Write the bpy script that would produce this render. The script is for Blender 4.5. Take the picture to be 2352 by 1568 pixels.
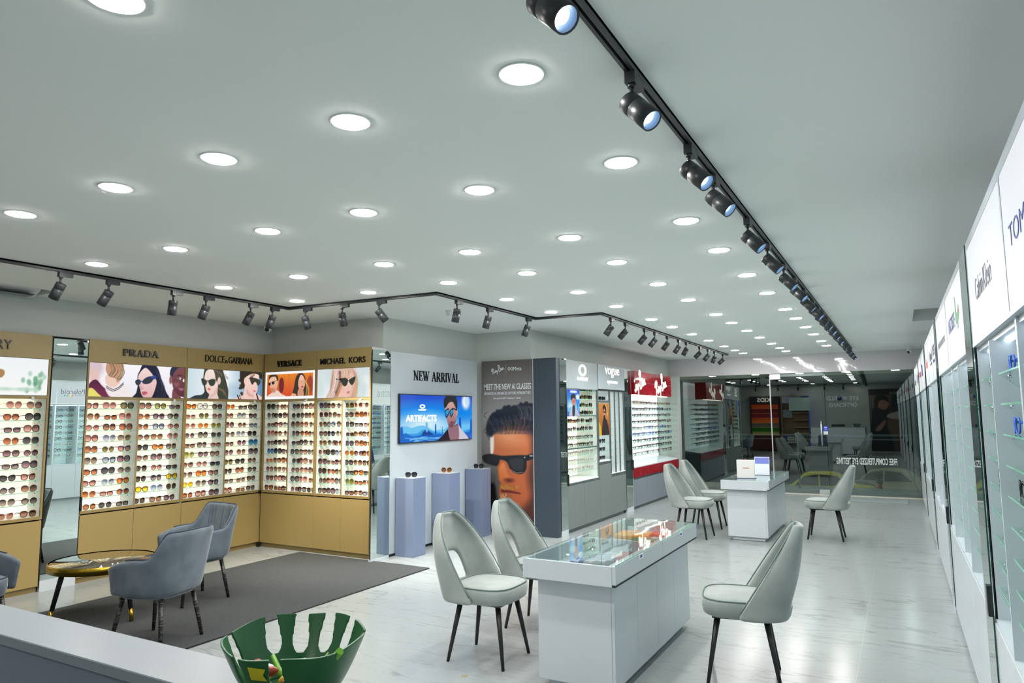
import bpy, bmesh, math, random
import numpy as np
from mathutils import Vector, Matrix

for o in list(bpy.data.objects):
    bpy.data.objects.remove(o, do_unlink=True)
S = bpy.context.scene
COL = S.collection
R = math.radians
rnd = random.Random(7)

# ------------------------------------------------------------------ camera
yaw, pitch, roll, CAMZ, FPX = R(29.14), R(6.06), R(-0.48), 1.6, 1591.0
cy, sy, cp, sp = math.cos(yaw), math.sin(yaw), math.cos(pitch), math.sin(pitch)
fw = Vector((-sy * cp, cy * cp, sp)); rt = Vector((cy, sy, 0)); up = rt.cross(fw)
rt, up = math.cos(roll) * rt + math.sin(roll) * up, -math.sin(roll) * rt + math.cos(roll) * up
cam = bpy.data.cameras.new('camera'); camo = bpy.data.objects.new('camera', cam); COL.objects.link(camo)
m = Matrix.Identity(4)
for i in range(3):
    m[i][0], m[i][1], m[i][2] = rt[i], up[i], -fw[i]
m[2][3] = CAMZ
camo.matrix_world = m
cam.sensor_fit = 'HORIZONTAL'; cam.sensor_width = 36.0; cam.lens = FPX / 2352 * 36
cam.clip_start = 0.05; cam.clip_end = 200
S.camera = camo

# ------------------------------------------------------------------ world, exposure, cycles switches
w = bpy.data.worlds.new('night_sky'); S.world = w; w.use_nodes = True
w.node_tree.nodes['Background'].inputs[0].default_value = (0.035, 0.05, 0.05, 1)
w.node_tree.nodes['Background'].inputs[1].default_value = 0.35
S.view_settings.view_transform = 'Standard'; S.view_settings.look = 'None'
EXPO = 1.12; EK = 2 ** -EXPO
S.view_settings.exposure = EXPO; S.view_settings.gamma = 1.0
try: S.view_settings.use_curve_mapping = False
except Exception: pass
cyc = S.cycles
cyc.use_denoising = True
cyc.max_bounces = 8; cyc.diffuse_bounces = 4; cyc.glossy_bounces = 4; cyc.transparent_max_bounces = 14; cyc.transmission_bounces = 4
cyc.sample_clamp_indirect = 4.0; cyc.sample_clamp_direct = 0
cyc.caustics_reflective = False; cyc.caustics_refractive = False
cyc.use_adaptive_sampling = True; cyc.adaptive_threshold = 0.025
try: cyc.use_light_tree = True
except Exception: pass
DOWNLIGHT = 170.0            # radiance of the ceiling downlights
LIGHT_TINT = (1.03, 0.985, 0.955)

# ------------------------------------------------------------------ colours and materials
def lin(c):
    return tuple((x / 12.92 if x <= .04045 else ((x + .055) / 1.055) ** 2.4) for x in (v / 255 for v in c[:3]))
MATS = {}
def mat(name, rgb=(200, 200, 200), rough=.5, metal=0., spec=.5, emit=None, estr=1., coat=0., sample=True, bump=None):
    if name in MATS: return MATS[name]
    M = bpy.data.materials.new(name); M.use_nodes = True
    n = M.node_tree.nodes; b = n['Principled BSDF']
    b.inputs['Base Color'].default_value = (*lin(rgb), 1); b.inputs['Roughness'].default_value = rough
    b.inputs['Metallic'].default_value = metal; b.inputs['Specular IOR Level'].default_value = spec
    b.inputs['Coat Weight'].default_value = coat
    if emit is not None:
        b.inputs['Emission Color'].default_value = (*lin(emit), 1); b.inputs['Emission Strength'].default_value = estr * EK
        if not sample: M.cycles.emission_sampling = 'NONE'
    if bump:
        tc = n.new('ShaderNodeTexCoord'); mp = n.new('ShaderNodeMapping'); mp.inputs['Scale'].default_value = bump[0]
        nz = n.new('ShaderNodeTexNoise'); nz.inputs['Scale'].default_value = bump[1]; nz.inputs['Detail'].default_value = 3
        bp = n.new('ShaderNodeBump'); bp.inputs['Strength'].default_value = bump[2]; bp.inputs['Distance'].default_value = bump[3]
        L = M.node_tree.links
        L.new(tc.outputs['Object'], mp.inputs[0]); L.new(mp.outputs[0], nz.inputs['Vector'])
        L.new(nz.outputs['Fac'], bp.inputs['Height']); L.new(bp.outputs[0], b.inputs['Normal'])
    MATS[name] = M
    return M
def mottled(name, a, b_, scale, rough=.8, stretch=(1, 1, 1), sheen=0., bump=.0, ramp=(.35, .65), detail=4):
    """two tones of one surface mixed by noise (velvet, carpet, brushed laminate)"""
    if name in MATS: return MATS[name]
    M = mat(name, a, rough); n = M.node_tree.nodes; L = M.node_tree.links; b = n['Principled BSDF']
    tc = n.new('ShaderNodeTexCoord'); mp = n.new('ShaderNodeMapping'); mp.inputs['Scale'].default_value = stretch
    nz = n.new('ShaderNodeTexNoise'); nz.inputs['Scale'].default_value = scale; nz.inputs['Detail'].default_value = detail
    cr = n.new('ShaderNodeValToRGB'); e = cr.color_ramp.elements
    e[0].position, e[1].position = ramp; e[0].color = (*lin(a), 1); e[1].color = (*lin(b_), 1)
    L.new(tc.outputs['Object'], mp.inputs[0]); L.new(mp.outputs[0], nz.inputs['Vector']); L.new(nz.outputs['Fac'], cr.inputs[0])
    L.new(cr.outputs[0], b.inputs['Base Color'])
    b.inputs['Sheen Weight'].default_value = sheen; b.inputs['Sheen Roughness'].default_value = .4
    if bump:
        bp = n.new('ShaderNodeBump'); bp.inputs['Strength'].default_value = bump; bp.inputs['Distance'].default_value = .004
        L.new(nz.outputs['Fac'], bp.inputs['Height']); L.new(bp.outputs[0], b.inputs['Normal'])
    return M
def pane(name, tint, refl, rough=0., bump=None, fres=True):
    """clear sheet: tinted see-through plus mirror reflection"""
    if name in MATS: return MATS[name]
    M = bpy.data.materials.new(name); M.use_nodes = True; n = M.node_tree.nodes; L = M.node_tree.links
    n.remove(n['Principled BSDF']); out = n['Material Output']
    t = n.new('ShaderNodeBsdfTransparent'); t.inputs[0].default_value = (*tint, 1)
    g = n.new('ShaderNodeBsdfGlossy'); g.inputs['Roughness'].default_value = rough; g.inputs[0].default_value = (.95, 1, .98, 1)
    mx = n.new('ShaderNodeMixShader')
    if fres:
        lw = n.new('ShaderNodeLayerWeight'); lw.inputs[0].default_value = .5
        pw = n.new('ShaderNodeMath'); pw.operation = 'POWER'; pw.inputs[1].default_value = 5
        ad = n.new('ShaderNodeMath'); ad.operation = 'MULTIPLY_ADD'; ad.inputs[1].default_value = .8; ad.inputs[2].default_value = refl; ad.use_clamp = True
        L.new(lw.outputs['Facing'], pw.inputs[0]); L.new(pw.outputs[0], ad.inputs[0]); L.new(ad.outputs[0], mx.inputs[0])
    else: mx.inputs[0].default_value = refl
    if bump:
        tc = n.new('ShaderNodeTexCoord'); nz = n.new('ShaderNodeTexNoise'); nz.inputs['Scale'].default_value = bump[0]
        bp = n.new('ShaderNodeBump'); bp.inputs['Strength'].default_value = bump[1]; bp.inputs['Distance'].default_value = .01
        L.new(tc.outputs['Object'], nz.inputs['Vector']); L.new(nz.outputs['Fac'], bp.inputs['Height']); L.new(bp.outputs[0], g.inputs['Normal'])
    L.new(t.outputs[0], mx.inputs[1]); L.new(g.outputs[0], mx.inputs[2]); L.new(mx.outputs[0], out.inputs[0])
    MATS[name] = M
    return M
def lens_mat(name, top, bot):
    """gradient tinted lens: the dye is denser at the top of the lens"""
    if name in MATS: return MATS[name]
    M = bpy.data.materials.new(name); M.use_nodes = True; n = M.node_tree.nodes; L = M.node_tree.links
    n.remove(n['Principled BSDF']); out = n['Material Output']
    tc = n.new('ShaderNodeTexCoord'); sx = n.new('ShaderNodeSeparateXYZ'); cr = n.new('ShaderNodeValToRGB')
    cr.color_ramp.elements[0].position = .1; cr.color_ramp.elements[1].position = .85
    cr.color_ramp.elements[0].color = (*lin(bot), 1); cr.color_ramp.elements[1].color = (*lin(top), 1)
    t = n.new('ShaderNodeBsdfTransparent'); g = n.new('ShaderNodeBsdfGlossy'); g.inputs['Roughness'].default_value = .03
    mx = n.new('ShaderNodeMixShader'); mx.inputs[0].default_value = .06
    L.new(tc.outputs['Generated'], sx.inputs[0]); L.new(sx.outputs[2], cr.inputs[0]); L.new(cr.outputs[0], t.inputs[0])
    L.new(t.outputs[0], mx.inputs[1]); L.new(g.outputs[0], mx.inputs[2]); L.new(mx.outputs[0], out.inputs[0])
    MATS[name] = M
    return M
def marble():
    M = mat('marble_tile', (222, 228, 226), .2, spec=.32); n = M.node_tree.nodes; L = M.node_tree.links; b = n['Principled BSDF']
    tc = n.new('ShaderNodeTexCoord')
    def veins(scale, stretch, lo, rot, dist):
        mp = n.new('ShaderNodeMapping'); mp.inputs['Scale'].default_value = stretch; mp.inputs['Rotation'].default_value = (0, 0, rot)
        nz = n.new('ShaderNodeTexNoise'); nz.inputs['Scale'].default_value = scale; nz.inputs['Detail'].default_value = 5; nz.inputs['Roughness'].default_value = .55; nz.inputs['Distortion'].default_value = dist
        s = n.new('ShaderNodeMath'); s.operation = 'SUBTRACT'; s.inputs[1].default_value = .5
        a = n.new('ShaderNodeMath'); a.operation = 'ABSOLUTE'
        mr = n.new('ShaderNodeMapRange'); mr.inputs['From Min'].default_value = 0; mr.inputs['From Max'].default_value = lo
        mr.inputs['To Min'].default_value = 1; mr.inputs['To Max'].default_value = 0
        L.new(tc.outputs['Object'], mp.inputs[0]); L.new(mp.outputs[0], nz.inputs['Vector']); L.new(nz.outputs['Fac'], s.inputs[0])
        L.new(s.outputs[0], a.inputs[0]); L.new(a.outputs[0], mr.inputs['Value'])
        return mr
    v1 = veins(1.5, (.42, 2.1, 1), .014, .1, .45); v2 = veins(3.0, (.5, 2.4, 1), .010, -.08, .3)
    nz = n.new('ShaderNodeTexNoise'); nz.inputs['Scale'].default_value = 1.1; nz.inputs['Detail'].default_value = 2
    L.new(tc.outputs['Object'], nz.inputs['Vector'])
    cut = n.new('ShaderNodeMapRange'); cut.inputs['From Min'].default_value = .36; cut.inputs['From Max'].default_value = .55
    L.new(nz.outputs['Fac'], cut.inputs['Value'])
    mul = n.new('ShaderNodeMath'); mul.operation = 'MULTIPLY'; L.new(v1.outputs[0], mul.inputs[0]); L.new(cut.outputs[0], mul.inputs[1])
    mul2 = n.new('ShaderNodeMath'); mul2.operation = 'MULTIPLY'; mul2.inputs[1].default_value = .45; L.new(v2.outputs[0], mul2.inputs[0])
    mx = n.new('ShaderNodeMath'); mx.operation = 'MAXIMUM'; L.new(mul.outputs[0], mx.inputs[0]); L.new(mul2.outputs[0], mx.inputs[1])
    sc = n.new('ShaderNodeMath'); sc.operation = 'MULTIPLY'; sc.inputs[1].default_value = .5; L.new(mx.outputs[0], sc.inputs[0])
    base = n.new('ShaderNodeMixRGB'); base.inputs[1].default_value = (*lin((157, 164, 164)), 1); base.inputs[2].default_value = (*lin((100, 103, 101)), 1)
    L.new(sc.outputs[0], base.inputs[0])
    br = n.new('ShaderNodeTexBrick'); br.offset = 0; br.inputs['Scale'].default_value = 1; br.inputs['Mortar Size'].default_value = .0016
    br.inputs['Mortar Smooth'].default_value = .3; br.inputs['Brick Width'].default_value = 1.2; br.inputs['Row Height'].default_value = 1.2
    mp = n.new('ShaderNodeMapping'); mp.inputs['Location'].default_value = (.33, .25, 0)
    L.new(tc.outputs['Object'], mp.inputs[0]); L.new(mp.outputs[0], br.inputs['Vector'])
    j = n.new('ShaderNodeMixRGB'); j.inputs[2].default_value = (*lin((176, 176, 166)), 1)
    L.new(br.outputs['Fac'], j.inputs[0]); L.new(base.outputs[0], j.inputs[1]); L.new(j.outputs[0], b.inputs['Base Color'])
    return M
def vcol(name, estr=None, rough=.45):
    """printed picture: colours read from the mesh's own colour attribute; backlit ones give off light"""
    if name in MATS: return MATS[name]
    M = mat(name, (0, 0, 0), rough); n = M.node_tree.nodes; L = M.node_tree.links; b = n['Principled BSDF']
    a = n.new('ShaderNodeVertexColor'); a.layer_name = 'ink'
    if estr:
        L.new(a.outputs[0], b.inputs['Emission Color']); b.inputs['Emission Strength'].default_value = estr * EK
        b.inputs['Specular IOR Level'].default_value = .2
        M.cycles.emission_sampling = 'NONE'
    else: L.new(a.outputs[0], b.inputs['Base Color'])
    return M

# ------------------------------------------------------------------ mesh builder
class MB:
    def __init__(s): s.v, s.f, s.m, s.s = [], [], [], []
    def add(s, vs, fs, mi=0, sm=False):
        k = len(s.v); s.v += [tuple(p) for p in vs]
        for f in fs: s.f.append([k + i for i in f]); s.m.append(mi); s.s.append(sm)
        return s
    def box(s, x0, x1, y0, y1, z0, z1, mi=0):
        vs = [(x, y, z) for z in (z0, z1) for y in (y0, y1) for x in (x0, x1)]
        return s.add(vs, [(0, 2, 3, 1), (4, 5, 7, 6), (0, 1, 5, 4), (2, 6, 7, 3), (0, 4, 6, 2), (1, 3, 7, 5)], mi)
    def tube(s, pts, r, n=8, mi=0, cap=True, closed=False):
        pts = [Vector(p) for p in pts]; N = len(pts); rs = r if isinstance(r, (list, tuple)) else [r] * N
        vs, fs = [], []; ref = None
        for i, p in enumerate(pts):
            t = (pts[(i + 1) % N] - pts[i - 1]) if closed else (pts[min(i + 1, N - 1)] - pts[max(i - 1, 0)])
            t = t.normalized() if t.length > 1e-9 else Vector((0, 0, 1))
            if ref is None:
                ref = Vector((0, 0, 1)) if abs(t.z) < .9 else Vector((1, 0, 0))
            a = ref - t * ref.dot(t); a = a.normalized() if a.length > 1e-6 else t.orthogonal().normalized(); ref = a; b = t.cross(a)
            for k in range(n):
                q = 2 * math.pi * k / n; vs.append(p + (a * math.cos(q) + b * math.sin(q)) * rs[i])
        for i in range(N if closed else N - 1):
            for k in range(n):
                j = (i + 1) % N
                fs.append((i * n + k, i * n + (k + 1) % n, j * n + (k + 1) % n, j * n + k))
        s.add(vs, fs, mi, True)
        if cap and not closed:
            k = len(s.v) - N * n
            s.f.append([k + i for i in range(n)][::-1]); s.m.append(mi); s.s.append(False)
            s.f.append([k + (N - 1) * n + i for i in range(n)]); s.m.append(mi); s.s.append(False)
        return s
    def lathe(s, prof, n=24, mi=0, c=(0, 0, 0), M=None, smooth=True, caps=True):
        vs, fs = [], []
        for r, z in prof:
            for k in range(n):
                q = 2 * math.pi * k / n; p = Vector((r * math.cos(q), r * math.sin(q), z))
                if M is not None: p = M @ p
                vs.append(p + Vector(c))
        for i in range(len(prof) - 1):
            for k in range(n): fs.append((i * n + k, i * n + (k + 1) % n, (i + 1) * n + (k + 1) % n, (i + 1) * n + k))
        s.add(vs, fs, mi, smooth)
        k = len(s.v) - len(prof) * n
        if caps and prof[0][0] > 1e-6: s.f.append([k + i for i in range(n)][::-1]); s.m.append(mi); s.s.append(False)
        if caps and prof[-1][0] > 1e-6: s.f.append([k + (len(prof) - 1) * n + i for i in range(n)]); s.m.append(mi); s.s.append(False)
        return s
    def prism(s, poly, y0, y1, mi=0):
        """polygon in the xz plane pushed from y0 to y1"""
        n = len(poly); vs = [(x, y0, z) for x, z in poly] + [(x, y1, z) for x, z in poly]
        fs = [tuple(range(n)), tuple(range(2 * n - 1, n - 1, -1))] + [(i, n + i, n + (i + 1) % n, (i + 1) % n) for i in range(n)]
        return s.add(vs, fs, mi)
    def stroke(s, pts, wd, y0, y1, mi=0):
        """pen stroke in the xz plane with (variable) width, as a raised bar"""
        N = len(pts); ws = wd if isinstance(wd, (list, tuple)) else [wd] * N; vs = []
        for i, p in enumerate(pts):
            a = Vector(pts[max(i - 1, 0)]); b = Vector(pts[min(i + 1, N - 1)]); t = (b - a); t = t.normalized() if t.length > 1e-9 else Vector((1, 0))
            nx, nz = -t.y * ws[i] / 2, t.x * ws[i] / 2
            vs += [(p[0] + nx, y0, p[1] + nz), (p[0] - nx, y0, p[1] - nz), (p[0] + nx, y1, p[1] + nz), (p[0] - nx, y1, p[1] - nz)]
        fs = [(0, 1, 3, 2), (4 * N - 4, 4 * N - 2, 4 * N - 1, 4 * N - 3)]
        for i in range(N - 1):
            a, b = 4 * i, 4 * i + 4
            fs += [(a, b, b + 1, a + 1), (a + 2, a + 3, b + 3, b + 2), (a, a + 2, b + 2, b), (a + 1, b + 1, b + 3, a + 3)]
        return s.add(vs, fs, mi)
    def mesh(s, name, mats):
        me = bpy.data.meshes.new(name); me.from_pydata(s.v, [], s.f)
        for x in (mats if isinstance(mats, (list, tuple)) else [mats]): me.materials.append(x)
        me.polygons.foreach_set('material_index', s.m); me.polygons.foreach_set('use_smooth', s.s)
        bm = bmesh.new(); bm.from_mesh(me); bmesh.ops.recalc_face_normals(bm, faces=bm.faces); bm.to_mesh(me); bm.free()
        return me
    def build(s, name, mats, parent=None, loc=(0, 0, 0), rot=0., bev=0., seg=1):
        return link(name, s.mesh(name, mats), parent, loc, rot, bev, seg)
def link(name, data, parent=None, loc=(0, 0, 0), rot=0., bev=0., seg=1):
    o = bpy.data.objects.new(name, data); COL.objects.link(o); o.location = loc
    o.rotation_euler = rot if isinstance(rot, tuple) else (0, 0, rot)
    if parent is not None: o.parent = parent
    if bev:
        md = o.modifiers.new('bevel', 'BEVEL'); md.width = bev; md.segments = seg; md.limit_method = 'ANGLE'; md.angle_limit = R(40)
    return o
def tag(o, label, cat, group=None, kind=None):
    o['label'] = label; o['category'] = cat
    if group: o['group'] = group
    if kind: o['kind'] = kind
    return o
def thing(name, label, cat, loc=(0, 0, 0), rot=0., group=None):
    o = bpy.data.objects.new(name, None); COL.objects.link(o); o.location = loc; o.rotation_euler = (0, 0, rot); o.empty_display_size = .05
    return tag(o, label, cat, group)
def struct(o, label, cat):
    return tag(o, label, cat, kind='structure')
def dup(o, loc, rot, label, group=None):
    def cp(x, par):
        c = x.copy(); COL.objects.link(c); c.parent = par
        for ch in x.children: cp(ch, c)
        return c
    c = cp(o, None); c.location = loc; c.rotation_euler = (0, 0, rot); c['label'] = label
    if group: c['group'] = group
    return c
ORD = ['first', 'second', 'third', 'fourth', 'fifth', 'sixth', 'seventh', 'eighth', 'ninth', 'tenth', 'eleventh', 'twelfth', 'thirteenth', 'fourteenth', 'fifteenth', 'sixteenth', 'seventeenth', 'eighteenth', 'nineteenth', 'twentieth']

# ------------------------------------------------------------------ lettering
def text_mesh(name, s, x0, x1, z0, z1, y, depth, M, flip=False, bold=0.):
    """raised lettering fitted into the box x0..x1, z0..z1, its face looking towards -y"""
    cu = bpy.data.curves.new(name, 'FONT'); cu.body = s; cu.extrude = .05; cu.offset = bold; cu.resolution_u = 3; cu.space_line = .95; cu.align_x = 'CENTER'
    ob = bpy.data.objects.new(name, cu); COL.objects.link(ob)
    dg = bpy.context.evaluated_depsgraph_get(); me = bpy.data.meshes.new_from_object(ob.evaluated_get(dg))
    bpy.data.objects.remove(ob, do_unlink=True)
    me.name = name; me.materials.clear(); me.materials.append(M)
    c = np.empty(len(me.vertices) * 3, 'f'); me.vertices.foreach_get('co', c); c = c.reshape(-1, 3)
    lo, hi = c.min(0), c.max(0); u = (c - lo) / np.maximum(hi - lo, 1e-9); q = np.empty_like(c)
    q[:, 0] = x0 + (x1 - x0) * ((1 - u[:, 0]) if flip else u[:, 0]); q[:, 2] = z0 + (z1 - z0) * u[:, 1]; q[:, 1] = y - depth * u[:, 2]
    me.vertices.foreach_set('co', q.ravel()); me.update()
    if not flip: pass
    bm = bmesh.new(); bm.from_mesh(me); bmesh.ops.recalc_face_normals(bm, faces=bm.faces); bm.to_mesh(me); bm.free()
    return me
def text(name, s, x0, x1, z0, z1, y, depth, M, parent, flip=False, bold=0.):
    return link(name, text_mesh(name, s, x0, x1, z0, z1, y, depth, M, flip, bold), parent)
_T, _t = .2, .065
def serif(xs, z): return [([(a, z), (b, z)], _t) for a, b in xs]
def bowl(x, z0, z1, w, T): 
    h = z1 - z0; return ([(x, z1), (x + w * .5, z1), (x + w * .85, z1 - h * .15), (x + w, z1 - h * .5), (x + w * .85, z0 + h * .15), (x + w * .5, z0), (x, z0)], [_t, _t, T * .7, T, T * .7, _t, _t])
GL = {
 'N': (.86, [([(.14, 0), (.14, 1)], _t), ([(.12, .98), (.68, .02)], _T), ([(.7, 0), (.7, 1)], _t)] + serif([(.02, .28)], .03) + serif([(0, .2), (.58, .84)], .97)),
 'E': (.68, [([(.18, 0), (.18, 1)], _T), ([(.3, .52), (.46, .52)], _t), ([(.46, .42), (.46, .62)], _t), ([(.56, .74), (.56, 1)], _t), ([(.6, 0), (.6, .28)], _t)] + serif([(.04, .58)], .97) + serif([(.04, .62)], .03)),
 'W': (1.16, [([(.14, 1), (.4, 0)], _T), ([(.4, 0), (.62, 1)], _t), ([(.56, 1), (.8, 0)], _T), ([(.8, 0), (1.04, 1)], _t)] + serif([(0, .3), (.44, .7), (.92, 1.16)], .97)),
 'A': (.84, [([(.12, 0), (.4, 1)], _t), ([(.38, 1), (.7, 0)], _T), ([(.2, .34), (.58, .34)], _t)] + serif([(0, .26), (.54, .86)], .03)),
 'R': (.82, [([(.18, 0), (.18, 1)], _T), bowl(.2, .5, .97, .4, _T), ([(.38, .5), (.72, 0)], _T)] + serif([(.04, .34), (.66, .84)], .03) + serif([(.04, .3)], .97)),
 'P': (.68, [([(.18, 0), (.18, 1)], _T), bowl(.2, .46, .97, .4, _T)] + serif([(.04, .34)], .03) + serif([(.04, .3)], .97)),
 'D': (.84, [([(.18, 0), (.18, 1)], _T), bowl(.2, .03, .97, .54, _T)] + serif([(.04, .3)], .03) + serif([(.04, .3)], .97)),
 'I': (.38, [([(.18, 0), (.18, 1)], _T)] + serif([(.04, .33)], .03) + serif([(.04, .33)], .97)),
 'V': (.82, [([(.14, 1), (.42, 0)], _T), ([(.42, 0), (.7, 1)], _t)] + serif([(0, .3), (.58, .82)], .97)),
 'L': (.66, [([(.18, 0), (.18, 1)], _T), ([(.58, 0), (.58, .3)], _t)] + serif([(.04, .33)], .97) + serif([(.04, .6)], .03)),
 'S': (.66, [([(.54, .78), (.5, .92), (.34, .98), (.16, .9), (.12, .74), (.2, .6), (.42, .46), (.52, .32), (.5, .12), (.34, .02), (.16, .06), (.08, .24)], [_t, _t, _t, .1, .14, .18, _T, .18, .13, _t, _t, _t])]),
 'C': (.78, [([(.68, .74), (.6, .92), (.42, .98), (.22, .88), (.14, .68), (.12, .5), (.14, .3), (.24, .1), (.44, .02), (.62, .1), (.7, .26)], [_t, _t, _t, .13, .19, _T, .19, .13, _t, _t, _t])]),
 ' ': (.4, []),
}
def serif_text(name, s, x0, x1, z0, z1, y, depth, M, parent, fat=1.):
    W = sum(GL[c][0] for c in s); k = (x1 - x0) / W; h = z1 - z0; b = MB(); x = 0.
    for c in s:
        for pts, wd in GL[c][1]:
            ww = [q * fat if q > .1 else q for q in (wd if isinstance(wd, list) else [wd] * len(pts))]
            b.stroke([(x0 + (x + px) * k, z0 + pz * h) for px, pz in pts], [q * (k + h) / 2 for q in ww], y - depth, y)
        x += GL[c][0]
    return b.build(name, M, parent)
SCRIPT = [[(0, .5), (.08, .74), (.34, .86), (.52, .74), (.44, .56), (.2, .46)], [(.3, .84), (.22, .4), (.14, -.05)], [(.24, .48), (.42, .2), (.58, .04)],
 [(.86, .4), (.72, .42), (.65, .24), (.74, .1), (.86, .32), (.9, .08)], [(.96, .4), (1., .16), (1.1, .18), (1.2, .42)], [(1.2, .42), (1.12, 0), (.98, -.28)], [(1.26, .26), (1.4, .26)],
 [(1.62, 1.), (1.56, .5), (1.5, .0)], [(1.48, .84), (1.66, 1.06), (1.84, .92), (1.76, .66), (1.58, .54), (1.82, .5), (1.9, .26), (1.72, .04), (1.5, .06)],
 [(2.16, .4), (2.02, .42), (1.95, .24), (2.04, .1), (2.16, .32), (2.2, .08)], [(2.28, .38), (2.32, .08)], [(2.32, .28), (2.44, .42), (2.52, .3), (2.54, .1), (2.66, .14)]]
def script_logo(name, cx, cz, wdt, y, depth, M, parent, wt=.085, tilt=.3, clip=None):
    b = MB(); k = wdt / 2.7; ca, sa = math.cos(tilt), math.sin(tilt)
    for st in SCRIPT:
        P = cat(st, 3); q = []
        for px, pz in P:
            a, c = (px - 1.33) * k, (pz - .4) * k * 1.15
            q.append((cx + a * ca - c * sa, cz + a * sa + c * ca))
        if clip is not None and min(p[0] for p in q) < clip: q = [p for p in q if p[0] >= clip]
        if len(q) > 1: b.stroke(q, wt * wdt / 2.7, y - depth, y)
    return b.build(name, M, parent)
def cat(p, n=4, closed=False):
    """Catmull-Rom through the points"""
    p = [np.array(q, float) for q in p]; N = len(p); out = []
    for i in range(N if closed else N - 1):
        a, b, c, d = (p[(i + k) % N] for k in (-1, 0, 1, 2)) if closed else (p[max(i - 1, 0)], p[i], p[i + 1], p[min(i + 2, N - 1)])
        for j in range(n):
            t = j / n; out.append(tuple(.5 * (2 * b + (c - a) * t + (2 * a - 5 * b + 4 * c - d) * t * t + (3 * b - a - 3 * c + d) * t ** 3)))
    if not closed: out.append(tuple(p[-1]))
    return out
def ring_logo(b, cx, cz, rx, rz, ix, iz, y0, y1, n=36):
    vs = [(cx + a * math.cos(q), y, cz + c * math.sin(q)) for y in (y0, y1) for a, c in ((rx, rz), (ix, iz)) for q in (2 * math.pi * k / n for k in range(n))]
    fs = []
    for k in range(n):
        j = (k + 1) % n
        fs += [(k, j, n + j, n + k), (2 * n + k, 3 * n + k, 3 * n + j, 2 * n + j), (k, 2 * n + k, 2 * n + j, j), (n + k, n + j, 3 * n + j, 3 * n + k)]
    return b.add(vs, fs)

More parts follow.
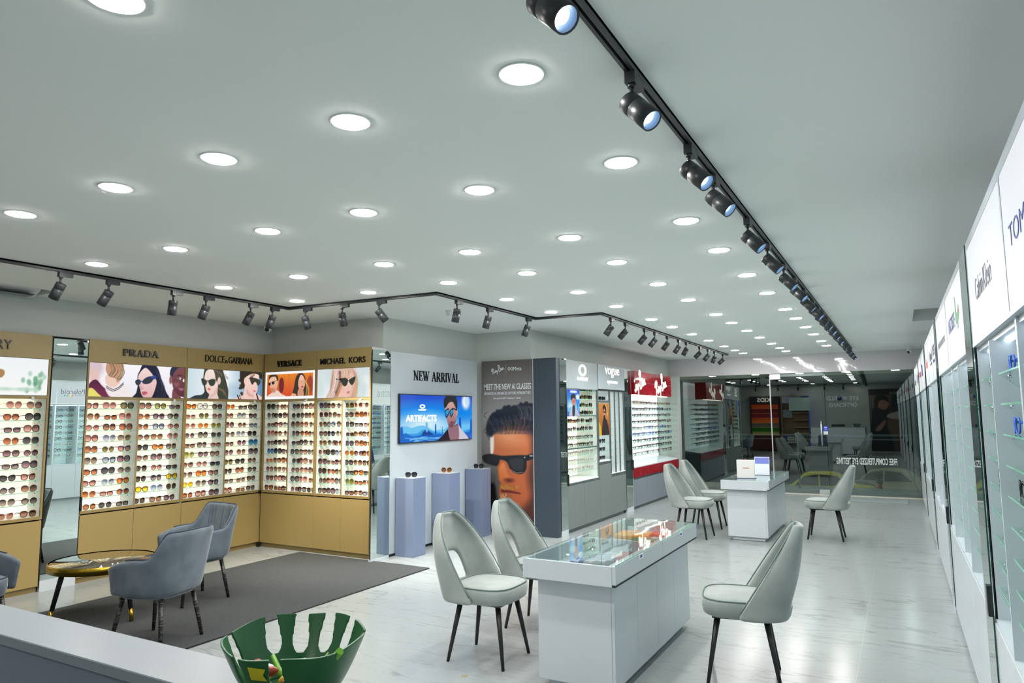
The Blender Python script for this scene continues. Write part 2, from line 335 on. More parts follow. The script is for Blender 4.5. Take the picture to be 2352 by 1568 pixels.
# ------------------------------------------------------------------ pictures (printed posters, screens)
class Pic:
    """small painting surface; x runs 0..aspect, y runs 0..1 downwards; colours are 0..255"""
    def __init__(s, w, h, bg):
        s.w, s.h = w, h; s.A = w / h
        s.X, s.Y = np.meshgrid((np.arange(w) + .5) / h, (np.arange(h) + .5) / h)
        s.c = np.zeros((h, w, 3)) + np.array(bg, float)
    def mix(s, a, col):
        col = np.array(col, float); s.c += (col - s.c) * np.clip(a, 0, 1)[..., None]
    def grad(s, c0, c1, ax=1, lo=0, hi=1):
        t = np.clip(((s.X if ax == 0 else s.Y) - lo) / (hi - lo), 0, 1)[..., None]; s.c = np.array(c0, float) * (1 - t) + np.array(c1, float) * t
    def ell(s, cx, cy, rx, ry, col, f=.02, rot=0., op=1.):
        c, q = math.cos(rot), math.sin(rot); dx, dy = s.X - cx, s.Y - cy; u, v = dx * c + dy * q, -dx * q + dy * c
        d = (np.sqrt((u / rx) ** 2 + (v / ry) ** 2) - 1) * min(rx, ry); s.mix(op * np.clip(.5 - d / (f + 1e-6), 0, 1), col)
    def poly(s, pts, col, f=.012, smooth=True, op=1., col2=None, ax=1):
        P = np.array(cat(pts, 4, True) if smooth else pts); pad = f + .01
        x0, x1 = P[:, 0].min() - pad, P[:, 0].max() + pad; y0, y1 = P[:, 1].min() - pad, P[:, 1].max() + pad
        i0, i1 = max(int(x0 * s.h), 0), min(int(x1 * s.h) + 1, s.w); j0, j1 = max(int(y0 * s.h), 0), min(int(y1 * s.h) + 1, s.h)
        if i1 <= i0 or j1 <= j0: return
        X, Y = s.X[j0:j1, i0:i1], s.Y[j0:j1, i0:i1]; D = np.full(X.shape, 9.); I = np.zeros(X.shape, bool)
        for k in range(len(P)):
            ax_, ay = P[k]; bx, by = P[(k + 1) % len(P)]; ex, ey = bx - ax_, by - ay; L = ex * ex + ey * ey + 1e-12
            t = np.clip(((X - ax_) * ex + (Y - ay) * ey) / L, 0, 1); D = np.minimum(D, (X - ax_ - t * ex) ** 2 + (Y - ay - t * ey) ** 2)
            I ^= ((ay > Y) != (by > Y)) & (X < ex * (Y - ay) / (ey if abs(ey) > 1e-12 else 1e-12) + ax_)
        d = np.sqrt(D) * np.where(I, -1, 1); a = op * np.clip(.5 - d / (f + 1e-6), 0, 1)[..., None]
        c = np.array(col, float)
        if col2 is not None:
            t = np.clip((((X - x0) / (x1 - x0)) if ax == 0 else ((Y - y0) / (y1 - y0))), 0, 1)[..., None]; c = c * (1 - t) + np.array(col2, float) * t
        s.c[j0:j1, i0:i1] += (c - s.c[j0:j1, i0:i1]) * a
    def line(s, pts, wd, col, f=.008, op=1.):
        P = cat(pts, 5)
        D = np.full(s.X.shape, 9.); hw = wd / 2
        for (ax_, ay), (bx, by) in zip(P[:-1], P[1:]):
            ex, ey = bx - ax_, by - ay; L = ex * ex + ey * ey + 1e-12
            t = np.clip(((s.X - ax_) * ex + (s.Y - ay) * ey) / L, 0, 1); D = np.minimum(D, (s.X - ax_ - t * ex) ** 2 + (s.Y - ay - t * ey) ** 2)
        s.mix(op * np.clip(.5 - (np.sqrt(D) - hw) / f, 0, 1), col)
    def strands(s, n, a, b, col, wd, jit, seed, op=.6, bend=.1):
        g = random.Random(seed)
        for k in range(n):
            t = g.random(); u = (k + g.random()) / n
            p = (a[0][0] + (a[1][0] - a[0][0]) * u, a[0][1] + (a[1][1] - a[0][1]) * u); q = (b[0][0] + (b[1][0] - b[0][0]) * u, b[0][1] + (b[1][1] - b[0][1]) * u)
            mdl = ((p[0] + q[0]) / 2 + g.uniform(-1, 1) * jit + bend, (p[1] + q[1]) / 2 + g.uniform(-1, 1) * jit)
            s.line([p, mdl, q], wd * (.5 + t), [min(255, x * g.uniform(.7, 1.3)) for x in col], op=op)
    def build(s, name, M, x0, x1, z0, z1, y, parent=None, thick=.006):
        """a thin sheet in the xz plane facing -y"""
        w, h = s.w, s.h; xs = np.linspace(x0, x1, w); zs = np.linspace(z1, z0, h)
        V = np.empty((h, w, 3)); V[..., 0] = xs[None, :]; V[..., 1] = y; V[..., 2] = zs[:, None]
        i = np.arange(h * w).reshape(h, w); F = np.stack([i[1:, :-1], i[1:, 1:], i[:-1, 1:], i[:-1, :-1]], -1).reshape(-1, 4)
        k = h * w
        bv = np.array([(x0, y + thick, z0), (x1, y + thick, z0), (x1, y + thick, z1), (x0, y + thick, z1)])
        cr = [i[-1, 0], i[-1, -1], i[0, -1], i[0, 0]]
        ex = [(k + 1, k, k + 3, k + 2)] + [(cr[a], k + a, k + (a + 1) % 4, cr[(a + 1) % 4]) for a in range(4)]
        me = bpy.data.meshes.new(name); me.from_pydata(np.concatenate([V.reshape(-1, 3), bv]).tolist(), [], F.tolist() + ex)
        c = np.clip(s.c / 255, 0, 1); c = np.where(c <= .04045, c / 12.92, ((c + .055) / 1.055) ** 2.4).reshape(-1, 3)
        c = np.concatenate([c, np.full((4, 3), .1)]); c = np.concatenate([c, np.ones((len(c), 1))], 1)
        at = me.color_attributes.new('ink', 'FLOAT_COLOR', 'POINT'); at.data.foreach_set('color', c.astype('f').ravel())
        me.materials.append(M)
        return link(name, me, parent)

# ================================================================== MATERIAL SET
WHITE = mat('white_laminate', (196, 204, 209), .22, spec=.5)
WHITEM = mat('white_matt', (224, 230, 230), .5)
WALL = mat('grey_wall_paint', (196, 201, 197), .75)
CEIL = mat('ceiling_paint', (238, 243, 240), .85)
GOLD = mat('gold_laminate', (158, 137, 86), .36)
GOLDG = mat('gold_edge', (146, 125, 78), .4)
DARK = mat('black_gap', (22, 24, 26), .6)
BLACKM = mat('black_metal', (44, 49, 52), .38, spec=.5)
BLACKP = mat('black_plastic', (20, 22, 25), .35)
MIRROR = mat('mirror_silver', (214, 226, 222), .0, metal=1.)
GREYC = mottled('grey_woodgrain', (110, 118, 116), (116, 124, 122), 3., .4, (40, 40, .5))
GREYB = mottled('blue_grey_woodgrain', (112, 122, 130), (120, 130, 138), 3., .4, (40, 40, .5))
GREYH = mat('grey_header_laminate', (140, 149, 150), .35)
STRIPG = mat('grey_metal_trim', (112, 124, 124), .3, metal=.6)
CHAR = mat('charcoal_laminate', (52, 64, 75), .38)
RED = mottled('red_lacquer_wood', (150, 24, 38), (124, 18, 28), 3., .08, (8, 8, 2))
PANEL = mat('pale_blue_white_laminate', (174, 184, 190), .25)
LAV = mat('lavender_laminate', (110, 123, 149), .22)
LITW = mat('lit_opal_panel', (235, 235, 230), .4, emit=(255, 238, 208), estr=.93, sample=False)
LITC = mat('lit_cool_panel', (235, 235, 235), .4, emit=(240, 244, 248), estr=.85, sample=False)
LITS = mat('lit_sign_panel', (70, 74, 78), .3, emit=(244, 247, 251), estr=.72, sample=False)
LED = mat('led_tape', (255, 255, 255), .4, emit=(255, 244, 222), estr=5.)
LEDC = mat('led_tape_cool', (255, 255, 255), .4, emit=(226, 240, 255), estr=4.)
LETB = mat('black_acrylic', (18, 18, 22), .2)
LETL = mat('lit_letter', (255, 250, 240), .4, emit=(255, 246, 230), estr=1.0, sample=False)
GEDGE = mat('green_glass_edge', (126, 190, 164), .15)
GSHELF = pane('glass_shelf', (.93, .98, .955), .03)
GTOP = pane('table_glass', (.93, .97, .96), .03, bump=(2.2, .12))
WGLASS = pane('shopfront_glass', (.74, .84, .83), .1)
CHROME = mat('brushed_steel', (190, 196, 198), .25, metal=1.)
BRASS = mat('brass', (178, 146, 50), .22, metal=1.)

# ================================================================== ROOM SHELL
CZ = 2.775
XL, XRW, YB, YF = -7.47, .78, -1.55, 15.0
TH = R(.8)
struct(MB().box(-7.7, 1.0, -1.7, 14.93, -.12, 0).build('floor', marble()), 'glossy white marble tile floor with thin grey veins', 'floor')
# ceiling with the two open recesses of the air conditioners
xs = [-7.7, -7.19, -6.77, .2, .74, 1.0]; ys = [-1.7, 1.2, 3.5, 9.2, 10.4, 15.06]
b = MB()
for i in range(5):
    for j in range(5):
        if (i == 1 and j == 1) or (i == 3 and j == 3): continue
        b.add([(xs[i], ys[j], CZ), (xs[i], ys[j + 1], CZ), (xs[i + 1], ys[j + 1], CZ), (xs[i + 1], ys[j], CZ)], [(0, 1, 2, 3)])
for x0, x1, y0, y1 in ((-7.19, -6.77, 1.2, 3.5), (.2, .74, 9.2, 10.4)):
    z = CZ + .42
    b.add([(x0, y0, CZ), (x1, y0, CZ), (x1, y1, CZ), (x0, y1, CZ), (x0, y0, z), (x1, y0, z), (x1, y1, z), (x0, y1, z)],
          [(0, 1, 5, 4), (1, 2, 6, 5), (2, 3, 7, 6), (3, 0, 4, 7), (4, 5, 6, 7)])
b.box(-7.7, 1.0, -1.7, 15.06, CZ + .45, CZ + .5)
struct(b.build('ceiling', CEIL), 'flat pale grey painted ceiling with rows of downlights', 'ceiling')
struct(MB().box(-7.6, XL, -1.55, 6.6, 0, CZ).box(XL, -7.19, -1.55, 6.4, 2.405, CZ).build('wall_left', WALL), 'grey wall above the gold cabinets', 'wall')
struct(MB().box(XL, -5.32, 6.46, 6.6, 0, CZ).box(XL, -5.32, 6.4, 6.46, 2.405, CZ).build('wall_left_return', WALL), 'grey wall over the two gold cabinets facing the camera', 'wall')
struct(MB().box(-5.5, -5.32, 6.6, 8.45, 0, CZ).build('wall_left_middle', WALL), 'grey wall above the pale panel with the screen', 'wall')
struct(MB().box(-5.5, -4.41, 8.45, 8.6, 0, CZ).build('wall_left_step', WALL), 'grey wall above the tall portrait poster', 'wall')
struct(MB().box(-4.56, -4.41, 8.6, 15.0, 0, CZ).build('wall_left_front', WALL), 'grey wall above the grey cabinets', 'wall')
struct(MB().box(XRW, .95, -1.55, 15.06, 0, CZ).build('wall_right', WALL), 'right wall behind the white cabinets', 'wall')
struct(MB().box(-7.6, .95, -1.7, YB, 0, CZ).build('wall_rear', WALL), 'grey wall behind the reception counter', 'wall')
FR = Matrix.Rotation(TH, 4, 'Z')
def front(bm_, name, M, parent=None, bev=0.):
    """pieces of the shopfront: x along the glass (origin x=-2), y=0 the glass line"""
    return bm_.build(name, M, parent, (-2, 15.0, 0), TH, bev)
struct(front(MB().box(-2.6, 2.98, -.02, .1, 2.395, CZ + .02), 'wall_front', mat('front_header_laminate', (200, 199, 202), .06, coat=.1, bump=((1, 1, 1), 3.5, .2, .02))), 'glossy grey header above the shopfront glass', 'wall')
struct(front(MB().box(-2.45, 2.9, -.06, .1, -.05, .012), 'trim_1', mat('threshold_stone', (226, 222, 206), .3)), 'pale stone threshold under the glass', 'threshold')
struct(MB().box(-4.41, -4.16, 14.75, 14.95, 0, 2.4).build('wall_front_pier', WALL), 'grey pier at the left end of the glass', 'wall')
def pane_obj(name, x0, x1, label, cat):
    o = struct(front(MB().box(x0, x1, 0, .012, .02, 2.395), name, WGLASS), label, cat)
    return o
w1 = pane_obj('window_1', -2.22, -.312, 'large dark shopfront pane left of the glass door', 'window')
d1 = pane_obj('door_1', -.305, .70, 'frameless glass door with a steel pull handle', 'door')
w2 = pane_obj('window_2', .707, 2.78, 'large dark shopfront pane right of the glass door', 'window')
def onglass(b_, name, M, par):
    return b_.build(name, M, par)
onglass(MB().box(-.31, .70, -.012, .024, 2.33, 2.38).box(-.31, .70, -.012, .024, .02, .06), 'door_rail', STRIPG, d1)
onglass(MB().box(-.31, -.11, -.016, .028, 2.28, 2.385).box(.52, .7, -.016, .028, .02, .1), 'patch_fitting', mat('satin_steel', (206, 212, 212), .35, metal=.8), d1)
hb = MB().tube([(.615, -.06, .95), (.615, -.06, 1.43)], .016, 10); 
for z in (1.02, 1.36): hb.tube([(.615, -.06, z), (.615, 0, z)], .008, 8)
onglass(hb, 'handle', CHROME, d1)
onglass(MB().box(-.325, -.305, -.01, .02, .02, 2.36), 'door_edge_strip', mat('edge_strip', (176, 184, 182), .3), d1)
st = onglass(MB().box(.64, .73, -.004, -.001, 1.235, 1.335), 'sticker', mat('blue_sticker', (40, 70, 190), .5), d1)
onglass(MB().box(.645, .725, -.004, -.001, 1.17, 1.232), 'paper_notice', mat('white_paper', (210, 220, 222), .6), d1)
rb = MB(); ring_logo(rb, .685, 1.305, .022, .014, .012, .007, -.006, -.004, 18); rb.box(.665, .705, -.006, -.004, 1.265, 1.271)
onglass(rb, 'sticker_mark', mat('white_print', (230, 235, 240), .5), st)
text('lettering', 'FREE COMPUTERIZED EYE TESTING', .85, 1.885, .6, .725, 0, .003, mat('white_vinyl', (212, 220, 216), .6), w2, flip=True, bold=.02)
onglass(MB().box(-2.2, 2.78, -.006, .018, .012, .055), 'bottom_channel', STRIPG, w1)
onglass(MB().box(2.74, 2.79, -.01, .02, .02, 2.395), 'side_channel', BLACKP, w2)
onglass(MB().box(-2.24, -2.18, -.015, .03, .02, 2.395), 'side_channel', STRIPG, w1)

# ================================================================== CEILING LIGHTS
DL = mat('downlight_diffuser', (255, 255, 255), .5, emit=(255, 255, 255), estr=DOWNLIGHT)
DL.node_tree.nodes['Principled BSDF'].inputs['Emission Color'].default_value = (*LIGHT_TINT, 1)
trim_me = MB().lathe([(.069, -.001), (.071, -.004), (.08, -.004), (.086, 0)], 28).mesh('trim_ring', mat('downlight_trim', (226, 232, 230), .4))
dif = MB(); CS = [(.069 * math.cos(2 * math.pi * k / 16), .069 * math.sin(2 * math.pi * k / 16)) for k in range(16)]
dif.add([(x, y, z) for z in (-.003, -.0066) for x, y in CS], [tuple(range(31, 15, -1))] + [(k, 16 + k, 16 + (k + 1) % 16, (k + 1) % 16) for k in range(16)])
dif_me = dif.mesh('diffuser', DL)
COLX = [-1.08, -1.86, -2.65, -3.44, -4.36, -5.30]
ROWY = [-.9, 1.06, 2.02, 3.0, 4.14, 5.02, 6.07, 7.1, 8.34, 9.23, 10.25, 11.28, 12.42, 13.33, 14.1]
base = None
CN = ['nearest the long track', 'second from the long track', 'third from the long track', 'fourth from the long track', 'fifth from the long track', 'farthest from the long track']
for ci, x in enumerate(COLX):
    for ri, y in enumerate(ROWY):
        if ci >= 4 and y > 5.2: continue
        if ci == 3 and y > 7.3: continue
        if ci == 0 and y > 14: continue
        if (ri == 1 and ci != 1) or (ri == 0 and ci % 2): continue  # rearmost row is out of view, added to light the room
        k = ri - 2
        lab = 'white downlight, %s row from the camera, column %s' % (ORD[k], CN[ci]) if k >= 0 else 'unseen downlight behind the camera, added to light the rear of the room'
        if (ci, ri) == (1, 1): lab = 'round white downlight cut off by the top left photo edge'
        if base is None:
            base = thing('ceiling_downlight', lab, 'ceiling light', (x, y, CZ), 0, 'ceiling downlights')
            link('trim_ring', trim_me, base); link('diffuser', dif_me, base)
        else: dup(base, (x, y, CZ), 0, lab)

# ---- tracks
def track(name, pts, label):
    b = MB(); h, w_ = .028, .017
    pts = [Vector((x, y, 0)) for x, y in pts]
    for i in range(len(pts) - 1):
        a, c = pts[i], pts[i + 1]; t = (c - a).normalized(); nn = Vector((-t.y, t.x, 0)) * w_
        a2 = a - t * (w_ if i else 0); c2 = c + t * (w_ if i < len(pts) - 2 else 0)
        for s0, s1, z0 in ((-1, -.3, CZ - h), (.3, 1, CZ - h), (-1, 1, CZ - .012)):
            q = [a2 + nn * s0, a2 + nn * s1, c2 + nn * s1, c2 + nn * s0]
            vs = [(p.x, p.y, z) for z in (z0, CZ) for p in q]
            b.add(vs, [(0, 1, 2, 3), (7, 6, 5, 4), (0, 4, 5, 1), (1, 5, 6, 2), (2, 6, 7, 3), (3, 7, 4, 0)])
    return tag(b.build(name, BLACKM), label, 'light track')
track('track_rail', [(-.73, -1.2), (-.73, 14.1)], 'long straight black light track on the right of the ceiling')
track('track_rail', [(-5.70, .2), (-5.70, 5.28), (-3.81, 5.36), (-3.81, 7.42), (-2.97, 7.46), (-2.97, 14.2)], 'zigzag black light track following the left cabinets')
track('track_rail', [(-6.9, -1.1), (-.9, -1.1)], 'short black light track by the rear wall')
LENS = mat('spot_lens', (220, 235, 255), .2, emit=(225, 240, 255), estr=7., sample=False)
LENSD = mat('spot_lens_dim', (150, 165, 180), .1, emit=(200, 225, 255), estr=1.0, sample=False)
ad_me = MB().box(-.05, .05, -.016, .016, -.062, -.026).box(-.055, -.02, -.018, .018, -.068, -.026).mesh('adapter', BLACKM)
sm_me = MB().tube([(-.037, 0, -.066), (-.037, 0, -.125)], .008, 10).tube([(-.037, 0, -.066), (-.037, 0, -.08)], .014, 10).mesh('stem', BLACKM)
hd_me = MB().lathe([(.0, .0), (.036, .0), (.038, -.004), (.038, -.045), (.0365, -.046), (.0365, -.049), (.038, -.05), (.038, -.135), (.033, -.135), (.031, -.11)], 24).mesh('lamp_head', BLACKM)
rf_me = MB().lathe([(.033, -.133), (.023, -.112)], 20, caps=False).mesh('reflector', mat('reflector_blue', (120, 146, 176), .3))
ln_me = MB().lathe([(.023, -.113), (.0, -.112)], 20).mesh('lens', LENS)
ln2_me = ln_me.copy(); ln2_me.materials[0] = LENSD
SPOTD = {}
for nm, wt, col, ang in (('warm', 15, (1, .93, .82), 80), ('corner', 85, (1, .92, .8), 84), ('cool', 18, (.93, .98, 1), 80), ('far', 16, (.9, .97, 1), 85)):
    ld = bpy.data.lights.new('beam_' + nm, 'SPOT'); ld.energy = wt; ld.color = col; ld.spot_size = R(ang); ld.spot_blend = .8; ld.shadow_soft_size = .025; SPOTD[nm] = ld
def spot(loc, trot, aim, tilt, label, lit, group, beam=None):
    """track head: adapter along the track, head swung to azimuth aim and tilted away from straight down"""
    t = thing('track_spotlight', label, 'spotlight', (loc[0], loc[1], CZ), trot, group)
    link('adapter', ad_me, t); link('stem', sm_me, t)
    h = link('lamp_head', hd_me, t); h.rotation_mode = 'XYZ'
    az = aim - trot
    d = Vector((math.sin(tilt) * math.cos(az), math.sin(tilt) * math.sin(az), -math.cos(tilt)))
    h.rotation_euler = d.to_track_quat('-Z', 'Y').to_euler(); h.location = Vector((-.037, 0, -.14)) - d * .022
    link('lens', ln_me if lit else ln2_me, h); link('reflector', rf_me, h)
    if beam:
        ld = SPOTD[beam]; lo = bpy.data.objects.new('beam', ld); COL.objects.link(lo); lo.parent = h; lo.location = (0, 0, -.138)
for k, y in enumerate([1.52, 2.19, 2.92, 3.36, 4.22, 4.92, 5.67, 6.31, 6.98, 7.68, 8.24, 8.75, 9.32, 9.94, 10.64, 11.52, 12.5, 13.2, 13.9]):
    spot((-.73, y), R(90), R(-18 if k < 3 else rnd.uniform(-14, 4)), R(46 + rnd.uniform(-3, 3)), 'black spotlight on the long right track, %s from the camera end' % ORD[k], True, 'spotlights on the long right track', 'far')
LS = [(-5.70, 2.99, 90, 200, 30), (-5.70, 3.37, 90, 205, 32), (-5.70, 3.96, 90, 180, 8), (-5.70, 4.30, 90, 200, 22), (-5.70, 4.82, 90, 195, 30), (-5.70, 5.1, 90, 190, 22),
      (-5.42, 5.29, 2, 95, 24), (-4.92, 5.31, 2, 100, 20), (-4.45, 5.33, 2, 60, 40),
      (-3.81, 5.75, 90, 190, 12), (-3.81, 6.35, 90, 185, 18), (-3.81, 7.25, 90, 185, 24),
      (-2.97, 7.8, 90, 190, 36), (-2.97, 8.3, 90, 180, 45), (-2.97, 9.05, 90, 185, 42), (-2.97, 9.5, 90, 185, 40), (-2.97, 10.1, 90, 185, 38), (-2.97, 10.7, 90, 180, 36), (-2.97, 11.15, 90, 180, 30),
      (-2.97, 12.0, 90, 185, 46), (-2.97, 12.6, 90, 185, 40), (-2.97, 13.1, 90, 182, 24), (-2.97, 13.8, 90, 185, 50)]
for k, (x, y, tr, az, ti) in enumerate(LS):
    seg = 'leg over the gold cabinets' if k < 6 else 'short cross leg by the corner' if k < 9 else 'leg over the pale screen wall' if k < 12 else 'last leg before the shopfront'
    n0 = 0 if k < 6 else 6 if k < 9 else 9 if k < 12 else 12
    spot((x, y), R(tr), R(az), R(ti), 'black spotlight, %s along the zigzag track %s' % (ORD[k - n0], seg), False, 'spotlights on the zigzag track', 'warm' if k < 6 else 'corner' if k < 9 else 'cool')
for k, x in enumerate((-6.1, -4.9, -4.0, -3.2, -2.2, -1.5)):
    spot((x, -1.1), 0, R(-90), R(20), 'black spotlight by the rear wall, %s from the left' % ORD[k], False, 'spotlights by the rear wall')

# ---- small ceiling things
def camera_dome(x, y, rz, label):
    t = thing('security_camera', label, 'security camera', (x, y, CZ), rz)
    wp = mat('camera_white', (226, 230, 230), .35)
    MB().lathe([(0, 0), (.05, 0), (.05, -.015), (.035, -.03), (0, -.03)], 20).build('mount', wp, t)
    M = Matrix.Rotation(R(60), 3, 'Y')
    MB().lathe([(0, -.045), (.03, -.042), (.045, -.02), (.048, .0), (.045, .03), (.03, .045), (0, .05)], 20, 0, (0, 0, -.07), M).build('housing', wp, t)
    MB().lathe([(0, -.055), (.02, -.053), (.03, -.04), (.03, -.03)], 16, 0, (0, 0, -.07), M).build('lens', BLACKP, t)
camera_dome(-6.86, 6.03, R(120), 'white dome security camera on the ceiling in the gold corner')
camera_dome(.2, 14.6, R(60), 'white dome security camera on the ceiling above the shopfront end')
tag(MB().lathe([(0, 0), (.03, 0), (.03, -.012), (.022, -.015), (.02, -.05), (.012, -.06), (0, -.06)], 18).build('smoke_sensor', mat('sensor_plastic', (214, 216, 204), .5), None, (-4.38, 6.39, CZ)), 'small white sensor hanging from the ceiling near the screen wall', 'sensor')
def aircon(x, y, wd, rot, label):
    t = thing('air_conditioner', label, 'air conditioner', (x, y, CZ + .02), rot)
    pf = [(0, .24), (-.2, .24), (-.24, .2), (-.25, .08), (-.2, .0), (-.1, -.05), (0, -.05)]
    b = MB(); n = len(pf)
    vs = [(-wd / 2, a, c) for a, c in pf] + [(wd / 2, a, c) for a, c in pf]
    b.add(vs, [tuple(range(n)), tuple(range(2 * n - 1, n - 1, -1))] + [(i, n + i, n + (i + 1) % n, (i + 1) % n) for i in range(n)])
    b.build('body', WHITEM, t, bev=.01, seg=2)
    f = MB().box(-wd / 2 + .06, wd / 2 - .06, -.22, -.06, -.048, -.044); f.build('outlet', DARK, t, (0, 0, 0))
    for k in range(3): MB().box(-wd / 2 + .07, wd / 2 - .07, -.2 + k * .045, -.185 + k * .045, -.06, -.05).build('louvre', mat('louvre_grey', (150, 160, 160), .4), t)
aircon(-7.18, 2.9, 1.1, R(90), 'white air conditioner in the ceiling recess above the left cabinets')
aircon(.73, 9.8, 1.0, R(-90), 'white air conditioner in the ceiling recess above the right cabinets')

# ================================================================== SPECTACLES
def lens_outline(style, n=18):
    """one right-hand lens (x outwards), about 54 x 44 mm"""
    o = []
    for k in range(n):
        a = 2 * math.pi * k / n; c, s_ = math.cos(a), math.sin(a); p = {'square': 3.2, 'round': 2.0, 'cat': 2.5, 'aviator': 2.3, 'rect': 4., 'big': 2.8}[style]
        q = (abs(c) ** p + abs(s_) ** p) ** (-1 / p); x, z = .0285 * q * c, .0275 * q * s_
        if style == 'cat': z += .007 * max(x, 0) / .026 * (1 if z > 0 else .2); z *= .95
        if style == 'aviator': x *= 1.04; z = z * 1.12 - (.004 * (x / .026) * -1 if z < 0 else 0)
        if style == 'rect': z *= .74
        if style == 'big': x *= 1.08; z *= 1.14
        if style == 'square' and z < 0: x *= .93
        o.append((x, z))
    return o
SEP = .0355
TH_ = {'square': .0034, 'round': .0023, 'cat': .0034, 'aviator': .0015, 'rect': .0032, 'big': .003}
_gm = {}
def glasses_meshes(style):
    if style in _gm: return _gm[style]
    o = lens_outline(style); zb = min(z for x, z in o); r = TH_[style]; lift = -zb + r; b = MB()
    for sg in (-1, 1):
        b.tube([(sg * (SEP + x), 0 + abs(SEP + x) ** 2 * 1.2, z + lift) for x, z in o], r, 5, closed=True)
        ox = SEP + .0275; zt = lift + (.011 if style != 'cat' else .017)
        b.tube([(sg * ox, .005, zt), (sg * (ox + .004), .012, zt), (sg * (ox + .004), .055, zt - .001), (sg * (ox + .001), .1, zt - .004), (sg * (ox - .002), .132, zt - .018)], [r * 1.1, r * 1.3, r * 1.2, r, r * 1.3], 5)
    b.tube([(-.0085, .001, lift + .007), (0, -.001, lift + .0105), (.0085, .001, lift + .007)], r * 1.1, 5)
    if style == 'aviator': b.tube([(-.012, .001, lift + .018), (.012, .001, lift + .018)], r, 5)
    fr = b.mesh('frame_' + style, [BLACKP]); L = []
    for sg in (-1, 1):
        l = MB(); l.add([(sg * (SEP + x * .98), abs(SEP + x) ** 2 * 1.2, z * .98 + lift) for x, z in o], [tuple(range(len(o)))]); L.append(l.mesh('lens', [BLACKP]))
    # one-piece version for the small far ones
    c = MB(); c.v, c.f, c.m, c.s = list(b.v), list(b.f), list(b.m), list(b.s)
    for sg in (-1, 1): c.add([(sg * (SEP + x * .98), abs(SEP + x) ** 2 * 1.2, z * .98 + lift) for x, z in o], [tuple(range(len(o)))], 1)
    _gm[style] = (fr, L, c.mesh('spectacles_' + style, [BLACKP, BLACKP]))
    return _gm[style]
FRAMES = {'black': mat('acetate_black', (16, 15, 17), .18), 'tortoise': mottled('acetate_tortoise', (40, 24, 16), (120, 66, 28), 60, .2), 'brown': mat('acetate_brown', (70, 38, 24), .2),
          'gold wire': mat('wire_gold', (196, 158, 90), .25, metal=1.), 'pink': mat('acetate_pink', (206, 150, 140), .25), 'grey': mat('acetate_grey', (120, 122, 128), .25),
          'navy': mat('acetate_navy', (30, 38, 78), .2), 'burgundy': mat('acetate_burgundy', (78, 18, 30), .2), 'clear': mat('acetate_clear', (196, 196, 192), .2), 'blue': mat('acetate_blue', (40, 90, 190), .2), 'silver wire': mat('wire_silver', (150, 152, 156), .25, metal=1.)}
LENSES = {'brown': ((72, 46, 40), (196, 150, 128)), 'grey': ((58, 54, 62), (172, 156, 154)), 'smoke': ((34, 34, 40), (104, 98, 100)), 'rose': ((124, 66, 70), (226, 174, 166)), 'orange': ((188, 84, 24), (244, 160, 74)),
          'yellow': ((222, 176, 0), (252, 222, 40)), 'green': ((98, 112, 40), (196, 196, 110)), 'blue': ((84, 104, 150), (196, 212, 232)), 'amber': ((112, 54, 30), (218, 140, 96)), 'violet': ((64, 46, 64), (176, 138, 156)),
          'clear': ((216, 216, 214), (240, 240, 236)), 'teal': ((30, 110, 150), (90, 190, 220)), 'olive': ((66, 64, 36), (160, 150, 96))}
LM = {k: lens_mat('lens_' + k, *v) for k, v in LENSES.items()}
def setmat(o, i, M):
    o.material_slots[i].link = 'OBJECT'; o.material_slots[i].material = M
def sunglasses(style, fr, ln, loc, rz, label, group, cat_='sunglasses', small=False):
    fm, lm, one = glasses_meshes(style)
    o = link('sunglasses' if cat_ == 'sunglasses' else 'eyeglasses', one if small else fm, None, loc, rz)
    setmat(o, 0, FRAMES[fr])
    if small: setmat(o, 1, LM[ln])
    else:
        for l in lm:
            c = link('lens', l, o); setmat(c, 0, LM[ln])
    return tag(o, label, cat_, group)
def pick(seed, dark=False):
    g = random.Random(seed)
    st = g.choice(['square', 'square', 'cat', 'big', 'round', 'aviator', 'rect'])
    fr = g.choice(['black'] * 6 + ['tortoise', 'tortoise', 'brown', 'gold wire', 'pink', 'navy', 'burgundy', 'grey'])
    if st == 'aviator': fr = g.choice(['gold wire', 'gold wire', 'silver wire', 'brown'])
    ln = g.choice(['brown'] * 8 + ['grey'] * 8 + ['smoke'] * 5 + ['rose'] * 5 + ['amber'] * 4 + ['violet'] * 5 + ['olive', 'blue'])
    return st, fr, ln

# ================================================================== CABINET PIECES
def glass_shelf(par, x0, x1, y0, y1, z, name='shelf'):
    b = MB().box(x0, x1, y0 + .0025, y1, z - .006, z, 0).box(x0, x1, y0, y0 + .0025, z - .006, z, 1)
    return b.build(name, [GSHELF, GEDGE], par)
def brackets(par, xs_, y, zs):
    b = MB()
    for x in xs_:
        for z in zs: b.tube([(x, y, z - .008), (x, y, z - .02)], .006, 8)
    return b.build('shelf_bracket', CHROME, par)
def door(par, x0, x1, z0, z1, M, y=0., th=.02):
    return MB().box(x0 + .0015, x1 - .0015, y, y + th, z0, z1).build('door', M, par, bev=.0015)
def mirror_strip(loc, rot, wd, z0, z1, label, plinth=WHITE):
    t = thing('mirror_panel', label, 'mirror', loc, rot)
    MB().box(.006, wd - .006, -.002, .004, z0, z1).build('mirror_glass', MIRROR, t)
    MB().box(.0, wd, .004, .008, 0.03, z1).build('backing', DARK, t)
    MB().box(.006, wd - .006, -.004, .03, 0, z0).build('plinth', plinth, t)
    return t

